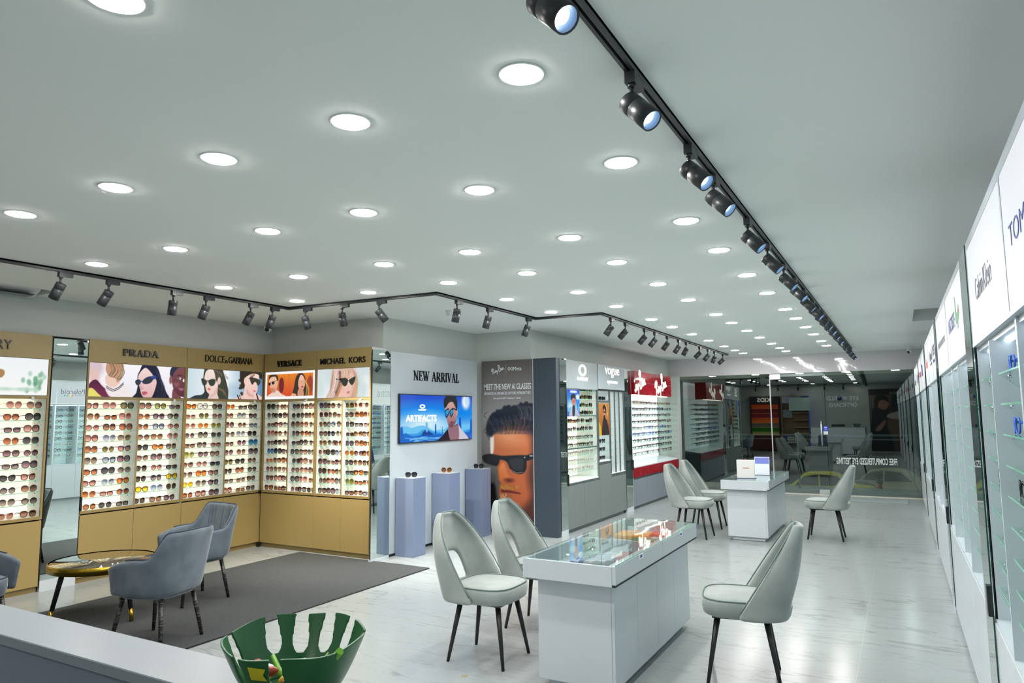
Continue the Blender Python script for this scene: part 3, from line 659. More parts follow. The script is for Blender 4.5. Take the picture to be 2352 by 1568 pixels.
# ================================================================== PICTURES
def face(p, P, skin, sh, f=.012): p.poly(P, skin, f, col2=sh)
def pic_three():
    p = Pic(230, 74, (250, 248, 252)); p.grad((252, 250, 253), (240, 236, 246))
    p.ell(.12, .14, .3, .3, (214, 190, 198), .2, op=.9); p.ell(.16, .45, .14, .25, (232, 196, 188), .12)
    p.poly([(0, .66), (.2, .5), (.42, .7), (.68, .88), (.78, 1.05), (.3, 1.05), (0, .95)], (78, 26, 58), .02, col2=(132, 44, 86))
    p.poly([(0, .78), (.12, .76), (.28, .9), (.4, 1.03), (0, 1.03)], (236, 224, 112), .02)
    p.poly([(.5, .36), (.86, .42), (.92, .62), (.72, .72), (.52, .62)], (240, 206, 190), .03)
    p.poly([(.5, 0), (.62, -.05), (.98, -.03), (1.02, .2), (.95, .46), (.84, .56), (.78, .42), (.6, .4), (.48, .22)], (196, 150, 118), .03)
    p.strands(22, ((.55, 0), (1., .02)), ((.56, .36), (.95, .5)), (132, 86, 62), .02, .03, 3); p.strands(10, ((.55, 0), (1., .02)), ((.56, .36), (.9, .44)), (240, 210, 180), .012, .03, 4)
    p.poly([(.46, .66), (.7, .74), (.98, .58), (1.2, .75), (1.4, 1.03), (.7, 1.03)], (244, 236, 236), .04)
    for dx in (0, .05): p.line([(.52, .68 + dx), (.72, .77 + dx), (.9, .7 + dx), (1.04, .56 + dx)], .022, (70, 58, 78))
    p.poly([(1.54, .18), (1.66, -.04), (1.98, -.05), (2.16, .1), (2.3, .45), (2.46, .8), (2.52, 1.05), (1.4, 1.05), (1.46, .86), (1.5, .6), (1.48, .34)], (30, 34, 62), .018, col2=(22, 24, 40))
    face(p, [(1.5, .36), (1.58, .2), (1.72, .08), (1.86, .16), (2.02, .34), (2.12, .5), (2.06, .8), (1.94, 1.03), (1.78, 1.04), (1.64, .92), (1.58, .74), (1.53, .58)], (246, 222, 216), (226, 178, 178))
    p.poly([(1.6, .6), (1.63, .68), (1.7, .72), (1.63, .76), (1.57, .7)], (214, 168, 166), .03)
    p.poly([(1.64, .84), (1.7, .81), (1.8, .82), (1.83, .86), (1.74, .92), (1.66, .9)], (196, 92, 110), .015)
    p.poly([(1.41, .5), (1.5, .44), (1.58, .48), (1.58, .58), (1.5, .62), (1.44, .6)], (34, 48, 92), .012); p.poly([(1.44, .52), (1.5, .47), (1.55, .5), (1.54, .57), (1.49, .59)], (48, 62, 58), .012)
    p.poly([(1.64, .5), (1.76, .38), (1.94, .33), (2.0, .4), (1.94, .52), (1.8, .58), (1.68, .57)], (34, 48, 92), .012); p.poly([(1.68, .5), (1.78, .41), (1.92, .38), (1.94, .44), (1.88, .51), (1.78, .55)], (46, 60, 54), .012)
    p.poly([(1.94, .34), (2.06, .3), (2.1, .36), (2.0, .44)], (52, 74, 160), .012); p.line([(1.56, .5), (1.65, .5)], .03, (34, 48, 92))
    p.strands(12, ((2.06, .1), (2.2, .3)), ((2.1, 1.), (2.5, 1.)), (70, 78, 120), .008, .05, 8)
    p.poly([(2.72, .68), (2.96, .86), (2.98, 1.05), (2.7, 1.05)], (124, 74, 78), .02)
    p.poly([(2.62, .3), (2.7, .06), (2.9, 0), (3.15, .04), (3.15, .88), (2.98, .93), (2.84, .84), (2.72, .7), (2.66, .5)], (132, 84, 88), .015, col2=(92, 46, 60))
    p.poly([(2.57, .26), (2.6, .05), (2.74, -.05), (2.92, -.04), (2.8, .08), (2.7, .2), (2.66, .34)], (44, 48, 70), .02); p.ell(2.61, .42, .055, .13, (150, 92, 88), .03)
    p.ell(2.92, .36, .06, .035, (248, 244, 246), .02); p.ell(2.9, .36, .025, .03, (26, 20, 30), .015); p.line([(2.84, .28), (2.94, .25), (3.02, .28)], .022, (50, 28, 38))
    p.poly([(2.88, .68), (2.98, .66), (3.1, .7), (3.0, .76)], (168, 96, 120), .02); p.ell(3.08, .42, .04, .05, (240, 240, 244), .02); p.ell(2.82, .56, .1, .08, (160, 104, 106), .08, op=.7)
    return p
def pic_two():
    p = Pic(230, 73, (236, 243, 247)); p.grad((206, 224, 234), (246, 250, 252), 0, 0, 1.2)
    hair = (66, 72, 58)
    p.poly([(.62, .1), (.7, -.05), (1.3, -.05), (1.46, .2), (1.58, .5), (1.64, .7), (1.64, 1.05), (.8, 1.05), (.7, .9), (.66, .7), (.6, .4)], hair, .02); p.poly([(.12, 1.03), (.3, .9), (.58, .86), (.74, .7), (.86, 1.03)], (46, 58, 62), .02)
    p.strands(10, ((1.2, .1), (1.5, .3)), ((1.5, .1), (1.66, .4)), (70, 74, 62), .008, .04, 5); p.strands(8, ((1.2, .6), (1.3, .7)), ((1.4, .8), (1.6, .95)), (130, 116, 96), .012, .05, 6)
    face(p, [(.66, .2), (.74, .04), (.96, .0), (1.06, .16), (1.1, .34), (1.2, .5), (1.18, .8), (1.24, 1.04), (.82, 1.04), (.86, .86), (.76, .76), (.7, .6), (.64, .4)], (248, 228, 220), (238, 206, 198))
    p.poly([(.86, .86), (1.0, .82), (1.16, .6), (1.19, .8), (1.0, .94), (.88, .98)], (222, 184, 176), .05, op=.7); p.ell(1.24, .38, .07, .13, (240, 206, 196), .03); p.strands(8, ((1., .02), (1.1, .02)), ((1.14, .3), (1.4, .22)), (150, 112, 88), .014, .03, 7)
    g = (58, 66, 54)
    p.poly([(.52, .34), (.62, .33), (.74, .4), (.74, .5), (.66, .56), (.58, .52)], g, .014); p.poly([(.8, .4), (.92, .33), (1.06, .33), (1.1, .4), (1.05, .52), (.95, .57), (.86, .53)], g, .014); p.line([(.72, .4), (.82, .4)], .03, g); p.line([(1.06, .36), (1.18, .33)], .02, g)
    p.poly([(.78, .66), (.84, .63), (.92, .67), (.85, .72)], (226, 118, 112), .015); p.line([(.74, .52), (.71, .6), (.76, .62)], .014, (226, 192, 184), .03)
    # right half
    m_ = p.X > 1.64; q = p.c.copy(); t = np.clip((p.X - 1.64) / 1.5, 0, 1)[..., None]; q2 = np.array((236, 246, 250.)) * (1 - t) + np.array((84, 132, 176.)) * t; v = np.clip(1.6 * (1 - np.abs(p.Y - .72) * 2.6), 0, 1)[..., None]
    p.c = np.where(m_[..., None], q2 * (1 - .35 * v) + np.array((132, 168, 196.)) * .35 * v, q); hr = (52, 46, 36); gr = random.Random(3)
    p.poly([(2.12, .1), (2.2, -.05), (3.0, -.05), (3.14, .12), (3.1, .26), (2.96, .2), (2.5, .3), (2.36, .5), (2.3, .62), (2.16, .4)], hr, .03)
    for k in range(26): a = gr.uniform(0, 1); p.ell(2.12 + .16 * gr.random() + .9 * (a > .5) * gr.random(), .06 + .5 * (1 - a) * (a <= .5) * 2 * gr.random() + .1 * gr.random(), .06, .05, hr, .02, op=.9)
    face(p, [(2.34, .26), (2.52, .12), (2.7, .06), (2.96, .1), (2.98, .3), (2.92, .46), (2.94, .6), (2.88, .76), (2.76, .84), (2.6, .78), (2.46, .66), (2.36, .5)], (250, 224, 214), (242, 198, 188))
    p.poly([(2.36, .5), (2.5, .72), (2.72, .84), (2.86, .78), (3.04, .84), (3.2, 1.05), (1.9, 1.05), (2.0, .94), (2.3, .82)], (244, 206, 196), .02); p.poly([(2.44, .64), (2.6, .8), (2.78, .86), (2.6, .9), (2.46, .8)], (222, 172, 164), .05)
    p.ell(2.36, .34, .055, .12, (246, 206, 194), .03); p.strands(8, ((2.5, .1), (2.8, .02)), ((2.5, .26), (2.62, .22)), (120, 66, 40), .02, .02, 9)
    p.poly([(2.56, .22), (2.7, .2), (2.98, .26), (3.06, .34), (3.0, .46), (2.92, .47), (2.86, .38), (2.78, .37), (2.7, .46), (2.62, .4)], (62, 60, 46), .014); p.poly([(2.72, .66), (2.8, .67), (2.87, .69), (2.8, .72)], (216, 106, 128), .015)
    p.line([(2.04, .86), (2.12, 1.0)], .05, (34, 36, 34)); p.line([(2.13, .86), (2.2, 1.0)], .03, (34, 36, 34)); p.line([(2.9, .8), (2.98, 1.0)], .06, (34, 36, 34)); p.line([(2.26, .86), (2.32, 1.0)], .008, (150, 120, 100)); p.line([(2.74, .84), (2.74, 1.)], .008, (120, 100, 90))
    return p
def pic_orange():
    p = Pic(190, 76, (252, 252, 252)); x0, x1, y0, y1 = .09, p.A - .09, .09, .9
    p.poly([(x0, y0), (x1, y0), (x1, y1), (x0, y1)], (236, 140, 46), .01, False, col2=(214, 78, 44)); g = random.Random(5)
    for k in range(9): x = x0 + .1 + k * .26; p.line([(x, y0), (x, y1)], .012, (190, 70, 30), .02, .7)
    p.ell(.84, .5, .13, .28, (112, 44, 48), .03); p.ell(2.26, .5, .16, .3, (150, 60, 52), .05, op=.8)
    p.poly([(x0 + .04, .9), (.3, .78), (.46, .68), (.66, .68), (.84, .8), (1.04, .9)], (240, 214, 200), .015)
    face(p, [(.2, .32), (.28, .16), (.5, .13), (.62, .22), (.66, .4), (.6, .6), (.52, .74), (.38, .74), (.28, .6), (.22, .46)], (246, 206, 176), (222, 158, 128)); p.poly([(.18, .3), (.2, .14), (.36, .09), (.56, .1), (.66, .2), (.66, .34), (.6, .3), (.52, .18), (.28, .2)], (70, 54, 44), .02); p.ell(.63, .4, .035, .07, (228, 168, 138), .02)
    p.poly([(.16, .4), (.26, .38), (.28, .46), (.22, .5), (.17, .46)], (32, 38, 34), .01); p.poly([(.34, .36), (.46, .34), (.48, .42), (.4, .46), (.35, .43)], (32, 38, 34), .01); p.line([(.26, .39), (.35, .37), (.5, .34), (.6, .32)], .014, (32, 34, 34)); p.line([(.3, .6), (.36, .61), (.42, .59)], .02, (170, 90, 78)); p.poly([(.3, .64), (.5, .6), (.5, .73), (.36, .73)], (180, 124, 100), .05, op=.6)
    p.poly([(1.46, .9), (1.5, .5), (1.58, .2), (1.76, .08), (1.92, .12), (2.04, .3), (2.06, .5), (2.16, .9)], (58, 52, 46), .02); face(p, [(1.68, .42), (1.76, .2), (1.86, .16), (1.98, .28), (2.02, .5), (1.94, .68), (1.82, .72), (1.72, .62)], (246, 204, 176), (226, 160, 132)); p.poly([(1.7, .66), (1.92, .66), (1.96, .9), (1.68, .9)], (214, 150, 120), .02)
    p.strands(6, ((1.98, .3), (2.06, .4)), ((2.02, .9), (2.2, .9)), (238, 168, 96), .02, .03, 3); p.ell(1.79, .42, .07, .055, (196, 130, 104), .012); p.ell(1.79, .42, .055, .042, (236, 186, 160), .012); p.ell(1.95, .4, .06, .055, (196, 130, 104), .012); p.ell(1.95, .4, .045, .042, (236, 186, 160), .012); p.poly([(1.83, .57), (1.89, .55), (1.95, .57), (1.89, .61)], (184, 60, 60), .012)
    p.poly([(1.34, .9), (1.4, .8), (1.56, .82), (1.6, .9)], (238, 170, 130), .02)
    for a, b_, c, d in ((0, 0, p.A, y0), (0, y1, p.A, 1), (0, 0, x0, 1), (x1, 0, p.A, 1)): p.poly([(a, b_), (c, b_), (c, d), (a, d)], (253, 253, 253), .004, False)
    return p
def pic_blonde():
    p = Pic(184, 76, (228, 238, 238)); p.grad((214, 226, 228), (236, 244, 246)); g = random.Random(2)
    for k in range(14): p.ell(g.uniform(0, 2.5), g.uniform(0, 1), g.uniform(.05, .25), g.uniform(.1, .5), g.choice([(248, 251, 250), (190, 206, 208), (206, 222, 220)]), .15, op=.5)
    p.poly([(.78, -.05), (1.6, -.05), (1.8, .1), (1.86, .5), (1.76, 1.05), (.5, 1.05), (.6, .7), (.66, .3)], (222, 190, 164), .04)
    face(p, [(.92, .4), (1.0, .2), (1.5, .16), (1.72, .3), (1.64, .5), (1.6, .62), (1.58, .84), (1.44, .98), (1.2, 1.05), (.95, 1.05), (.86, .8)], (248, 222, 208), (240, 192, 176))
    p.strands(60, ((.76, -.02), (1.7, -.02)), ((.6, 1.), (.98, .95)), (186, 140, 110), .022, .05, 11, .5, -.05); p.strands(40, ((.9, -.02), (1.7, 0)), ((1.0, .36), (1.78, .4)), (212, 164, 136), .02, .02, 12, .7, .02); p.strands(26, ((.9, -.02), (1.7, 0)), ((.98, .3), (1.74, .3)), (250, 232, 214), .014, .02, 13, .7)
    p.strands(20, ((.76, 0), (1., 0)), ((.5, 1.), (.8, 1.)), (250, 236, 222), .018, .06, 14, .7); p.strands(10, ((1.7, .1), (1.8, .2)), ((1.6, 1.), (1.76, 1.)), (196, 150, 120), .018, .04, 15, .6); p.strands(8, ((1.0, .1), (1.1, .1)), ((.84, .8), (.9, .9)), (90, 60, 48), .014, .03, 16, .6)
    g_ = (54, 62, 54)
    p.poly([(1.06, .36), (1.3, .33), (1.44, .4), (1.4, .56), (1.28, .62), (1.18, .54), (1.1, .44)], g_, .014); p.poly([(1.48, .42), (1.62, .34), (1.78, .3), (1.74, .46), (1.64, .58), (1.54, .54)], g_, .014); p.line([(.9, .36), (1.14, .37)], .045, (30, 30, 32)); p.line([(.95, .355), (1.02, .36)], .02, (220, 220, 214)); p.line([(1.4, .42), (1.52, .44)], .02, (30, 32, 30))
    p.poly([(1.38, .82), (1.46, .78), (1.56, .8), (1.5, .85), (1.44, .87)], (214, 130, 126), .02); p.line([(1.47, .6), (1.5, .7), (1.44, .72)], .02, (226, 170, 158), .04); p.ell(1.2, .72, .12, .1, (240, 186, 174), .1, op=.6)
    return p
def pic_profile():
    p = Pic(200, 64, (246, 250, 248)); p.grad((242, 246, 248), (250, 252, 250)); g = random.Random(9)
    for k in range(20): p.ell(2.75 + g.gauss(0, .12), .6 + g.gauss(0, .13), .05, .07, g.choice([(120, 176, 140), (160, 204, 176), (90, 150, 116)]), .04, op=.7)
    for k in range(8): p.ell(g.uniform(1.9, 3.0), .84, .14, .04, (190, 220, 200), .06, op=.6)
    p.poly([(.3, 1.05), (.5, .5), (.8, .0), (1.5, -.05), (1.74, .1), (1.8, .34), (1.86, .5), (1.8, .58), (1.84, .7), (1.74, .8), (1.66, 1.05)], (244, 210, 206), .02, col2=(222, 170, 172)); p.poly([(.3, .6), (.5, -.05), (1.7, -.05), (1.6, .1), (1.2, .12), (.9, .4)], (70, 74, 88), .04)
    p.poly([(1.3, .34), (1.6, .3), (1.76, .36), (1.78, .5), (1.66, .58), (1.48, .56), (1.36, .46)], (60, 54, 44), .02); p.poly([(1.8, .34), (2.0, .34), (2.04, .44), (1.98, .54), (1.84, .54)], (176, 132, 84), .02); p.line([(.9, .36), (1.4, .36)], .03, (30, 28, 26)); p.poly([(1.7, .74), (1.82, .7), (1.84, .76), (1.74, .84)], (206, 120, 124), .02)
    return p
def pic_sea(w, h, man=True):
    """blue fantasy seascape with a man in mirrored glasses"""
    p = Pic(w, h, (0, 120, 220)); A = p.A
    p.grad((38, 84, 206), (120, 206, 250), 1, .05, .75); p.poly([(0, .3), (A * .4, .22), (A, .3), (A, .5), (0, .5)], (8, 138, 240), .3)
    p.ell(A * .32, .62, A * .3, .2, (228, 250, 255), .3, op=.9)
    g = random.Random(4)
    for base_, col, amp in ((.74, (112, 200, 246), .1), (.8, (62, 160, 232), .09), (.85, (30, 112, 206), .06)):
        pts = [(0, 1.02)] + [(A * k / 14, base_ + g.uniform(-amp, amp * .5)) for k in range(15)] + [(A, 1.02)]
        p.poly(pts, col, .012, False)
    for x, wd, t_ in ((.02, .02, .68), (.455, .012, .64), (.55, .004, .7), (.81, .025, .5), (.985, .02, .55)): p.poly([(A * (x - wd), .86), (A * (x - wd * .7), t_), (A * (x + wd * .5), t_ - .02), (A * (x + wd), .86)], (26, 98, 200), .015, False)
    p.poly([(A * .27, .86), (A * .33, .74), (A * .38, .8), (A * .43, .86)], (34, 74, 150), .02); p.poly([(A * .32, .6), (A * .345, .6), (A * .35, .78), (A * .325, .78)], (120, 190, 236), .02)
    p.poly([(0, .88), (A, .86), (A, 1.02), (0, 1.02)], (28, 104, 206), .03, False)
    for k in range(12): x = g.uniform(0, A * .6); p.line([(x, g.uniform(.9, .99)), (x + .2, g.uniform(.9, .99)), (x + .45, g.uniform(.9, .99))], .012, (140, 214, 250), .02)
    if man:
        u = A
        p.ell(u * .9, .12, .16, .17, (250, 252, 255), .12); p.ell(u * .92, .1, .11, .13, (150, 206, 246), .05, op=.5)
        p.poly([(u * .5, 1.03), (u * .56, .88), (u * .63, .74), (u * .7, .7), (u * .78, .64), (u * .84, .8), (u * .93, .95), (u * .95, 1.03)], (30, 36, 52), .015); p.poly([(u * .77, .62), (u * .83, .76), (u * .93, .95), (u * .94, 1.03), (u * .8, 1.03), (u * .78, .8)], (206, 206, 220), .02)
        p.poly([(u * .635, .7), (u * .74, .68), (u * .78, .62), (u * .79, 1.), (u * .68, 1.02), (u * .64, .86)], (150, 112, 124), .015); p.poly([(u * .585, .28), (u * .62, .14), (u * .7, .1), (u * .755, .24), (u * .765, .4), (u * .745, .6), (u * .7, .7), (u * .655, .72), (u * .625, .62), (u * .605, .46)], (222, 176, 168), .012, col2=(150, 104, 112))
        p.ell(u * .762, .38, .035, .08, (214, 150, 146), .02); p.poly([(u * .575, .26), (u * .57, .1), (u * .62, -.02), (u * .72, -.02), (u * .765, .1), (u * .765, .3), (u * .74, .26), (u * .7, .14), (u * .64, .16), (u * .6, .26)], (44, 46, 50), .02)
        for a, b_ in ((.585, .64), (.655, .7)):
            p.poly([(u * a, .34), (u * b_, .28), (u * (b_ + .008), .4), (u * (b_ - .02), .48), (u * (a + .02), .5), (u * (a + .005), .44)], (30, 40, 62), .01); p.poly([(u * (a + .008), .36), (u * (b_ - .004), .31), (u * b_, .39), (u * (b_ - .022), .45), (u * (a + .022), .47)], (70, 190, 214), .01, col2=(40, 110, 200))
        p.line([(u * .7, .28), (u * .76, .32)], .03, (30, 36, 52)); p.poly([(u * .655, .6), (u * .69, .57), (u * .71, .6), (u * .68, .63)], (130, 74, 88), .012); p.poly([(u * .64, .64), (u * .7, .62), (u * .74, .56), (u * .735, .62), (u * .69, .71), (u * .65, .71)], (92, 60, 70), .04, op=.6)
    return p
def pic_portrait():
    p = Pic(150, 424, (120, 116, 112)); A = p.A; p.grad((92, 86, 82), (150, 148, 146), 1, .0, .34); p.c[:] = np.where((p.Y > .34)[..., None], np.array((150, 148, 146.)) * (1 - np.clip((p.Y - .34) / .5, 0, 1)[..., None] * .55), p.c)
    p.poly([(.0, .78), (.08, .72), (.1, .8), (.12, .9), (.16, 1.01), (0, 1.01)], (16, 15, 18), .02); p.poly([(.3, .4), (A, .38), (A, 1.01), (.2, 1.01), (.16, .9)], (34, 26, 30), .03)
    # face
    p.poly([(.07, .42), (.1, .38), (.2, .36), (.32, .38), (.36, .44), (A, .52), (A, .8), (.34, .92), (.24, .93), (.16, .84), (.125, .82), (.118, .76), (.13, .72), (.115, .7), (.112, .66), (.1, .6), (.065, .56), (.06, .5)], (214, 122, 72), .012, col2=(150, 74, 44))
    p.poly([(.3, .4), (.36, .44), (A, .5), (A, .96), (.3, 1.01), (.28, .9), (.33, .8), (.31, .66), (.34, .54), (.33, .46)], (52, 34, 36), .06, op=.9); p.poly([(.18, .88), (.26, .86), (.34, .8), (A, .84), (A, 1.01), (.14, 1.01)], (70, 36, 28), .06, op=.85)
    p.ell(.2, .46, .09, .035, (236, 160, 112), .06, op=.7); p.ell(.16, .43, .06, .02, (240, 172, 128), .04, op=.6); p.poly([(.06, .44), (.075, .42), (.085, .46), (.08, .54), (.062, .55)], (244, 236, 226), .012)
    p.poly([(.12, .63), (.15, .6), (.175, .66), (.2, .69), (.17, .71), (.135, .71), (.12, .68)], (232, 146, 88), .012, col2=(188, 96, 54)); p.ell(.185, .7, .03, .012, (98, 44, 30), .016); p.poly([(.13, .725), (.2, .73), (.25, .745), (.2, .75), (.13, .745)], (150, 92, 44), .02)
    p.poly([(.135, .752), (.19, .756), (.26, .77), (.2, .772), (.14, .772)], (128, 52, 44), .01); p.line([(.135, .763), (.2, .766), (.258, .772)], .006, (60, 20, 22)); p.poly([(.13, .775), (.2, .78), (.2, .8), (.16, .83), (.135, .81)], (132, 82, 48), .02, op=.7)
    g = random.Random(8)
    for k in range(40): x = .125 + g.random() * .12; y = .725 + g.random() * .02; p.line([(x, y), (x + .006, y + .01)], .003, (190, 140, 60), .004, .6)
    for k in range(30): x = .125 + g.random() * .04; y = .775 + g.random() * .05; p.line([(x, y), (x + .003, y + .012)], .003, (210, 180, 140), .004, .6)
    # hair
    hc = (30, 34, 44)
    p.poly([(.03, .4), (.05, .34), (.1, .3), (.2, .275), (.28, .265), (.36, .275), (A, .29), (A, .44), (.36, .45), (.33, .42), (.26, .415), (.2, .41), (.1, .425), (.07, .45), (.04, .44)], hc, .015)
    for k in range(44): u = g.random(); p.ell(.05 + u * (A - .05), .345 - .07 * math.sin(min(u * 1.5, 1) * 1.57) + g.gauss(0, .006), g.uniform(.008, .02), g.uniform(.006, .014), hc, .008, g.uniform(-1, 1))
    p.strands(46, ((.04, .36), (A, .3)), ((.08, .43), (A, .43)), (58, 66, 92), .004, .012, 21, .7, .012); p.strands(30, ((.06, .33), (.36, .28)), ((.1, .4), (.34, .41)), (14, 14, 18), .005, .014, 22, .7, .012); p.strands(16, ((.12, .36), (.3, .34)), ((.14, .42), (.28, .41)), (140, 92, 70), .0025, .01, 23, .6, .008); p.strands(16, ((.24, .27), (.37, .28)), ((.26, .34), (.37, .36)), (104, 108, 114), .003, .01, 24, .6, .01)
    for k in range(12): x = g.uniform(.03, .12); y = g.uniform(.3, .42); p.line([(x, y), (x - g.uniform(.01, .03), y + .02), (x - .005, y + g.uniform(.03, .06))], .0025, (38, 38, 44), .003)
    p.strands(26, ((.08, .437), (.33, .425)), ((.1, .395), (.35, .385)), (126, 76, 54), .004, .008, 31, .55, .006)
    # sunglasses
    gl = (22, 25, 32)
    p.poly([(.005, .565), (.05, .55), (.1, .555), (.15, .56), (.28, .553), (.3, .57), (.3, .63), (.27, .66), (.22, .655), (.19, .63), (.175, .6), (.15, .585), (.125, .585), (.115, .61), (.09, .62), (.02, .6)], gl, .008); p.poly([(.28, .56), (.36, .54), (A, .535), (A, .57), (.34, .575), (.3, .585)], gl, .008); p.poly([(.19, .58), (.27, .572), (.285, .6), (.27, .64), (.225, .642), (.2, .62)], (44, 46, 52), .01)
    p.line([(.2, .64), (.235, .655), (.275, .65)], .003, (200, 190, 180), .004, .8); p.line([(.325, .556), (.34, .556)], .008, (170, 174, 178), .004); p.ell(.29, .566, .004, .004, (190, 190, 190), .003)
    return p
def pic_reader():
    p = Pic(64, 130, (104, 100, 92)); A = p.A; p.grad((128, 126, 120), (90, 80, 70)); p.poly([(0, 0), (A, 0), (A, .1), (0, .1)], (52, 50, 48), .02, False); p.poly([(.14, .1), (.2, .5), (.05, .5), (.02, .1)], (44, 46, 40), .06)
    p.poly([(.18, .3), (.3, .26), (.44, .32), (.46, .5), (.49, .7), (.49, 1.), (.18, 1.), (.2, .75), (.24, .55)], (24, 28, 38), .03); p.poly([(.2, .2), (.26, .15), (.35, .15), (.38, .22), (.36, .3), (.28, .34), (.22, .3)], (176, 132, 108), .02); p.poly([(.2, .22), (.22, .14), (.3, .1), (.39, .14), (.41, .28), (.37, .3), (.34, .2), (.26, .18)], (30, 26, 26), .02)
    p.poly([(.0, .36), (.2, .4), (.24, .46), (.1, .5), (0, .48)], (206, 196, 180), .02); p.poly([(.26, .5), (.34, .56), (.42, .66), (.36, .68), (.28, .58)], (178, 134, 110), .02); p.poly([(0, .52), (.22, .52), (.2, .72), (0, .74)], (120, 92, 74), .05)
    return p
def pic_amber():
    p = Pic(40, 46, (196, 124, 52)); A = p.A; p.grad((214, 146, 66), (170, 92, 36)); p.line([(.5, 0), (.7, .3), (.6, .55)], .03, (244, 214, 160)); p.poly([(0, .6), (.14, .7), (.2, 1), (0, 1)], (226, 190, 60), .03)
    p.poly([(.25, 1.02), (.3, .6), (.42, .45), (.6, .5), (.74, .7), (.78, 1.02)], (52, 44, 44), .03); p.poly([(.34, .26), (.42, .14), (.56, .18), (.58, .36), (.5, .5), (.38, .44)], (214, 150, 112), .02); p.poly([(.34, .3), (.34, .12), (.48, .06), (.6, .16), (.58, .3), (.5, .2), (.42, .18)], (26, 22, 24), .02); p.poly([(.38, .4), (.5, .38), (.5, .5), (.42, .52)], (40, 28, 26), .03); p.line([(.4, .28), (.56, .3)], .04, (30, 24, 26))
    return p
def pic_visor():
    p = pic_sea(44, 60, False); u = p.A
    p.poly([(u * .15, 1.02), (u * .3, .7), (u * .5, .62), (u * .75, .72), (u * .95, 1.02)], (196, 200, 216), .03); p.poly([(u * .34, .36), (u * .5, .3), (u * .64, .38), (u * .62, .56), (u * .5, .64), (u * .38, .56)], (206, 150, 140), .02); p.poly([(u * .3, .4), (u * .3, .24), (u * .5, .16), (u * .68, .24), (u * .66, .36), (u * .5, .32)], (36, 36, 44), .02); p.poly([(u * .36, .4), (u * .64, .4), (u * .6, .48), (u * .4, .48)], (226, 110, 80), .02); p.ell(u * .84, .28, .12, .1, (240, 248, 255), .08); p.poly([(u * .42, .62), (u * .6, .62), (u * .56, .95), (u * .4, .95)], (44, 52, 74), .03)
    p.poly([(u * .24, .09), (u * .3, .05), (u * .72, .05), (u * .78, .09), (u * .72, .13), (u * .28, .13)], (236, 242, 252), .03)
    return p

# ================================================================== GOLD CABINETS
BOXLIT = vcol('backlit_print', .95); PRINT = vcol('matt_print', None, .4); SCREEN = vcol('screen_picture', .95, .15)
def gold_cabinet(label, loc, rot, W, pic, key, who, per, cap=True):
    t = thing('display_cabinet', label, 'display cabinet', loc, rot, 'gold display cabinets'); D = .25; f = .018
    MB().box(0, W, D, D + .02, .05, 2.4).box(0, .012, .02, D, .05, 2.4).box(W - .012, W, .02, D, .05, 2.4).build('carcass', WHITEM, t)
    MB().box(0, f, 0, .02, .665, 2.17).box(W - f, W, 0, .02, .665, 2.17).box(f, W - f, 0, .02, 1.79, 1.818).box(f, W - f, 0, .03, .665, .692).build('front_frame', GOLDG, t, bev=.001)
    MB().box(.002, W - .002, 0, .02, 2.17, 2.4).build('header_panel', GOLD, t, bev=.0015)
    MB().box(f, W - f, .03, D, 1.795, 1.815).build('inner_top', WHITEM, t); MB().box(f, W - f, .02, D, .672, .69).build('inner_deck', WHITEM, t)
    MB().box(W / 2 - .009, W / 2 + .009, .004, D, .692, 1.79).build('divider', WHITEM, t); MB().box(W / 2 - .009, W / 2 + .009, 0, .004, .692, 1.79).build('divider_edge', GOLDG, t)
    pic.build('lightbox_poster', BOXLIT, f + .004, W - f - .004, 1.822, 2.166, .006, t)
    MB().box(.02, W - .02, .03, D, .05, .655).build('base_box', DARK, t)
    door(t, 0, W / 2, .055, .652, GOLD); door(t, W / 2, W, .055, .652, GOLD)
    MB().box(0, W, .03, .06, 0, .05).build('plinth', GOLDG, t)
    cols = [(f, W / 2 - .009), (W / 2 + .009, W - f)]
    zs = [1.70 - .111 * k for k in range(9)]
    for ci, (a, c) in enumerate(cols):
        MB().box(a, c, D - .012, D - .001, .692, 1.79).build('light_panel', LITW, t)
        for z in zs: glass_shelf(t, a + .004, c - .004, .025, .21, z)
        brackets(t, (a + .03, c - .03), .06, zs)
    MB().tube([(W * .86, -.004, 1.806), (W * .86, -.02, 1.80)], .007, 10).tube([(W * .86, -.02, 1.80), (W * .85, -.045, 1.785)], .012, 10).build('mini_lamp', WHITEM, t)
    if cap: MB().box(-.006, .012, -.012, .01, .7, .835).build('end_cap', BLACKP, t)
    # glasses on every shelf
    M = Matrix.Translation(loc) @ Matrix.Rotation(rot, 4, 'Z')
    for ci, (a, c) in enumerate(cols):
        cw = c - a; n = per
        for ri, z in enumerate(zs + [.693]):
            for k in range(n):
                sd = (key, ci, ri, k).__repr__(); g = random.Random(sd)
                st, fr, ln = pick(sd); st, fr, ln = OVER.get((key, ci, ri, k), (st, fr, ln))
                x = a + cw * (k + .5) / n + g.uniform(-.012, .012)
                p = M @ Vector((x, .05 + g.uniform(-.008, .01), z + .0006))
                sunglasses(st, fr, ln, p, rot + g.uniform(-.12, .12), '%s lens %s sunglasses, %s on %s shelf, %s column, gold cabinet %s' % (ln, fr, ORD[k], ORD[ri], ('left', 'right')[ci], who), 'sunglasses in the gold cabinets')
    return t
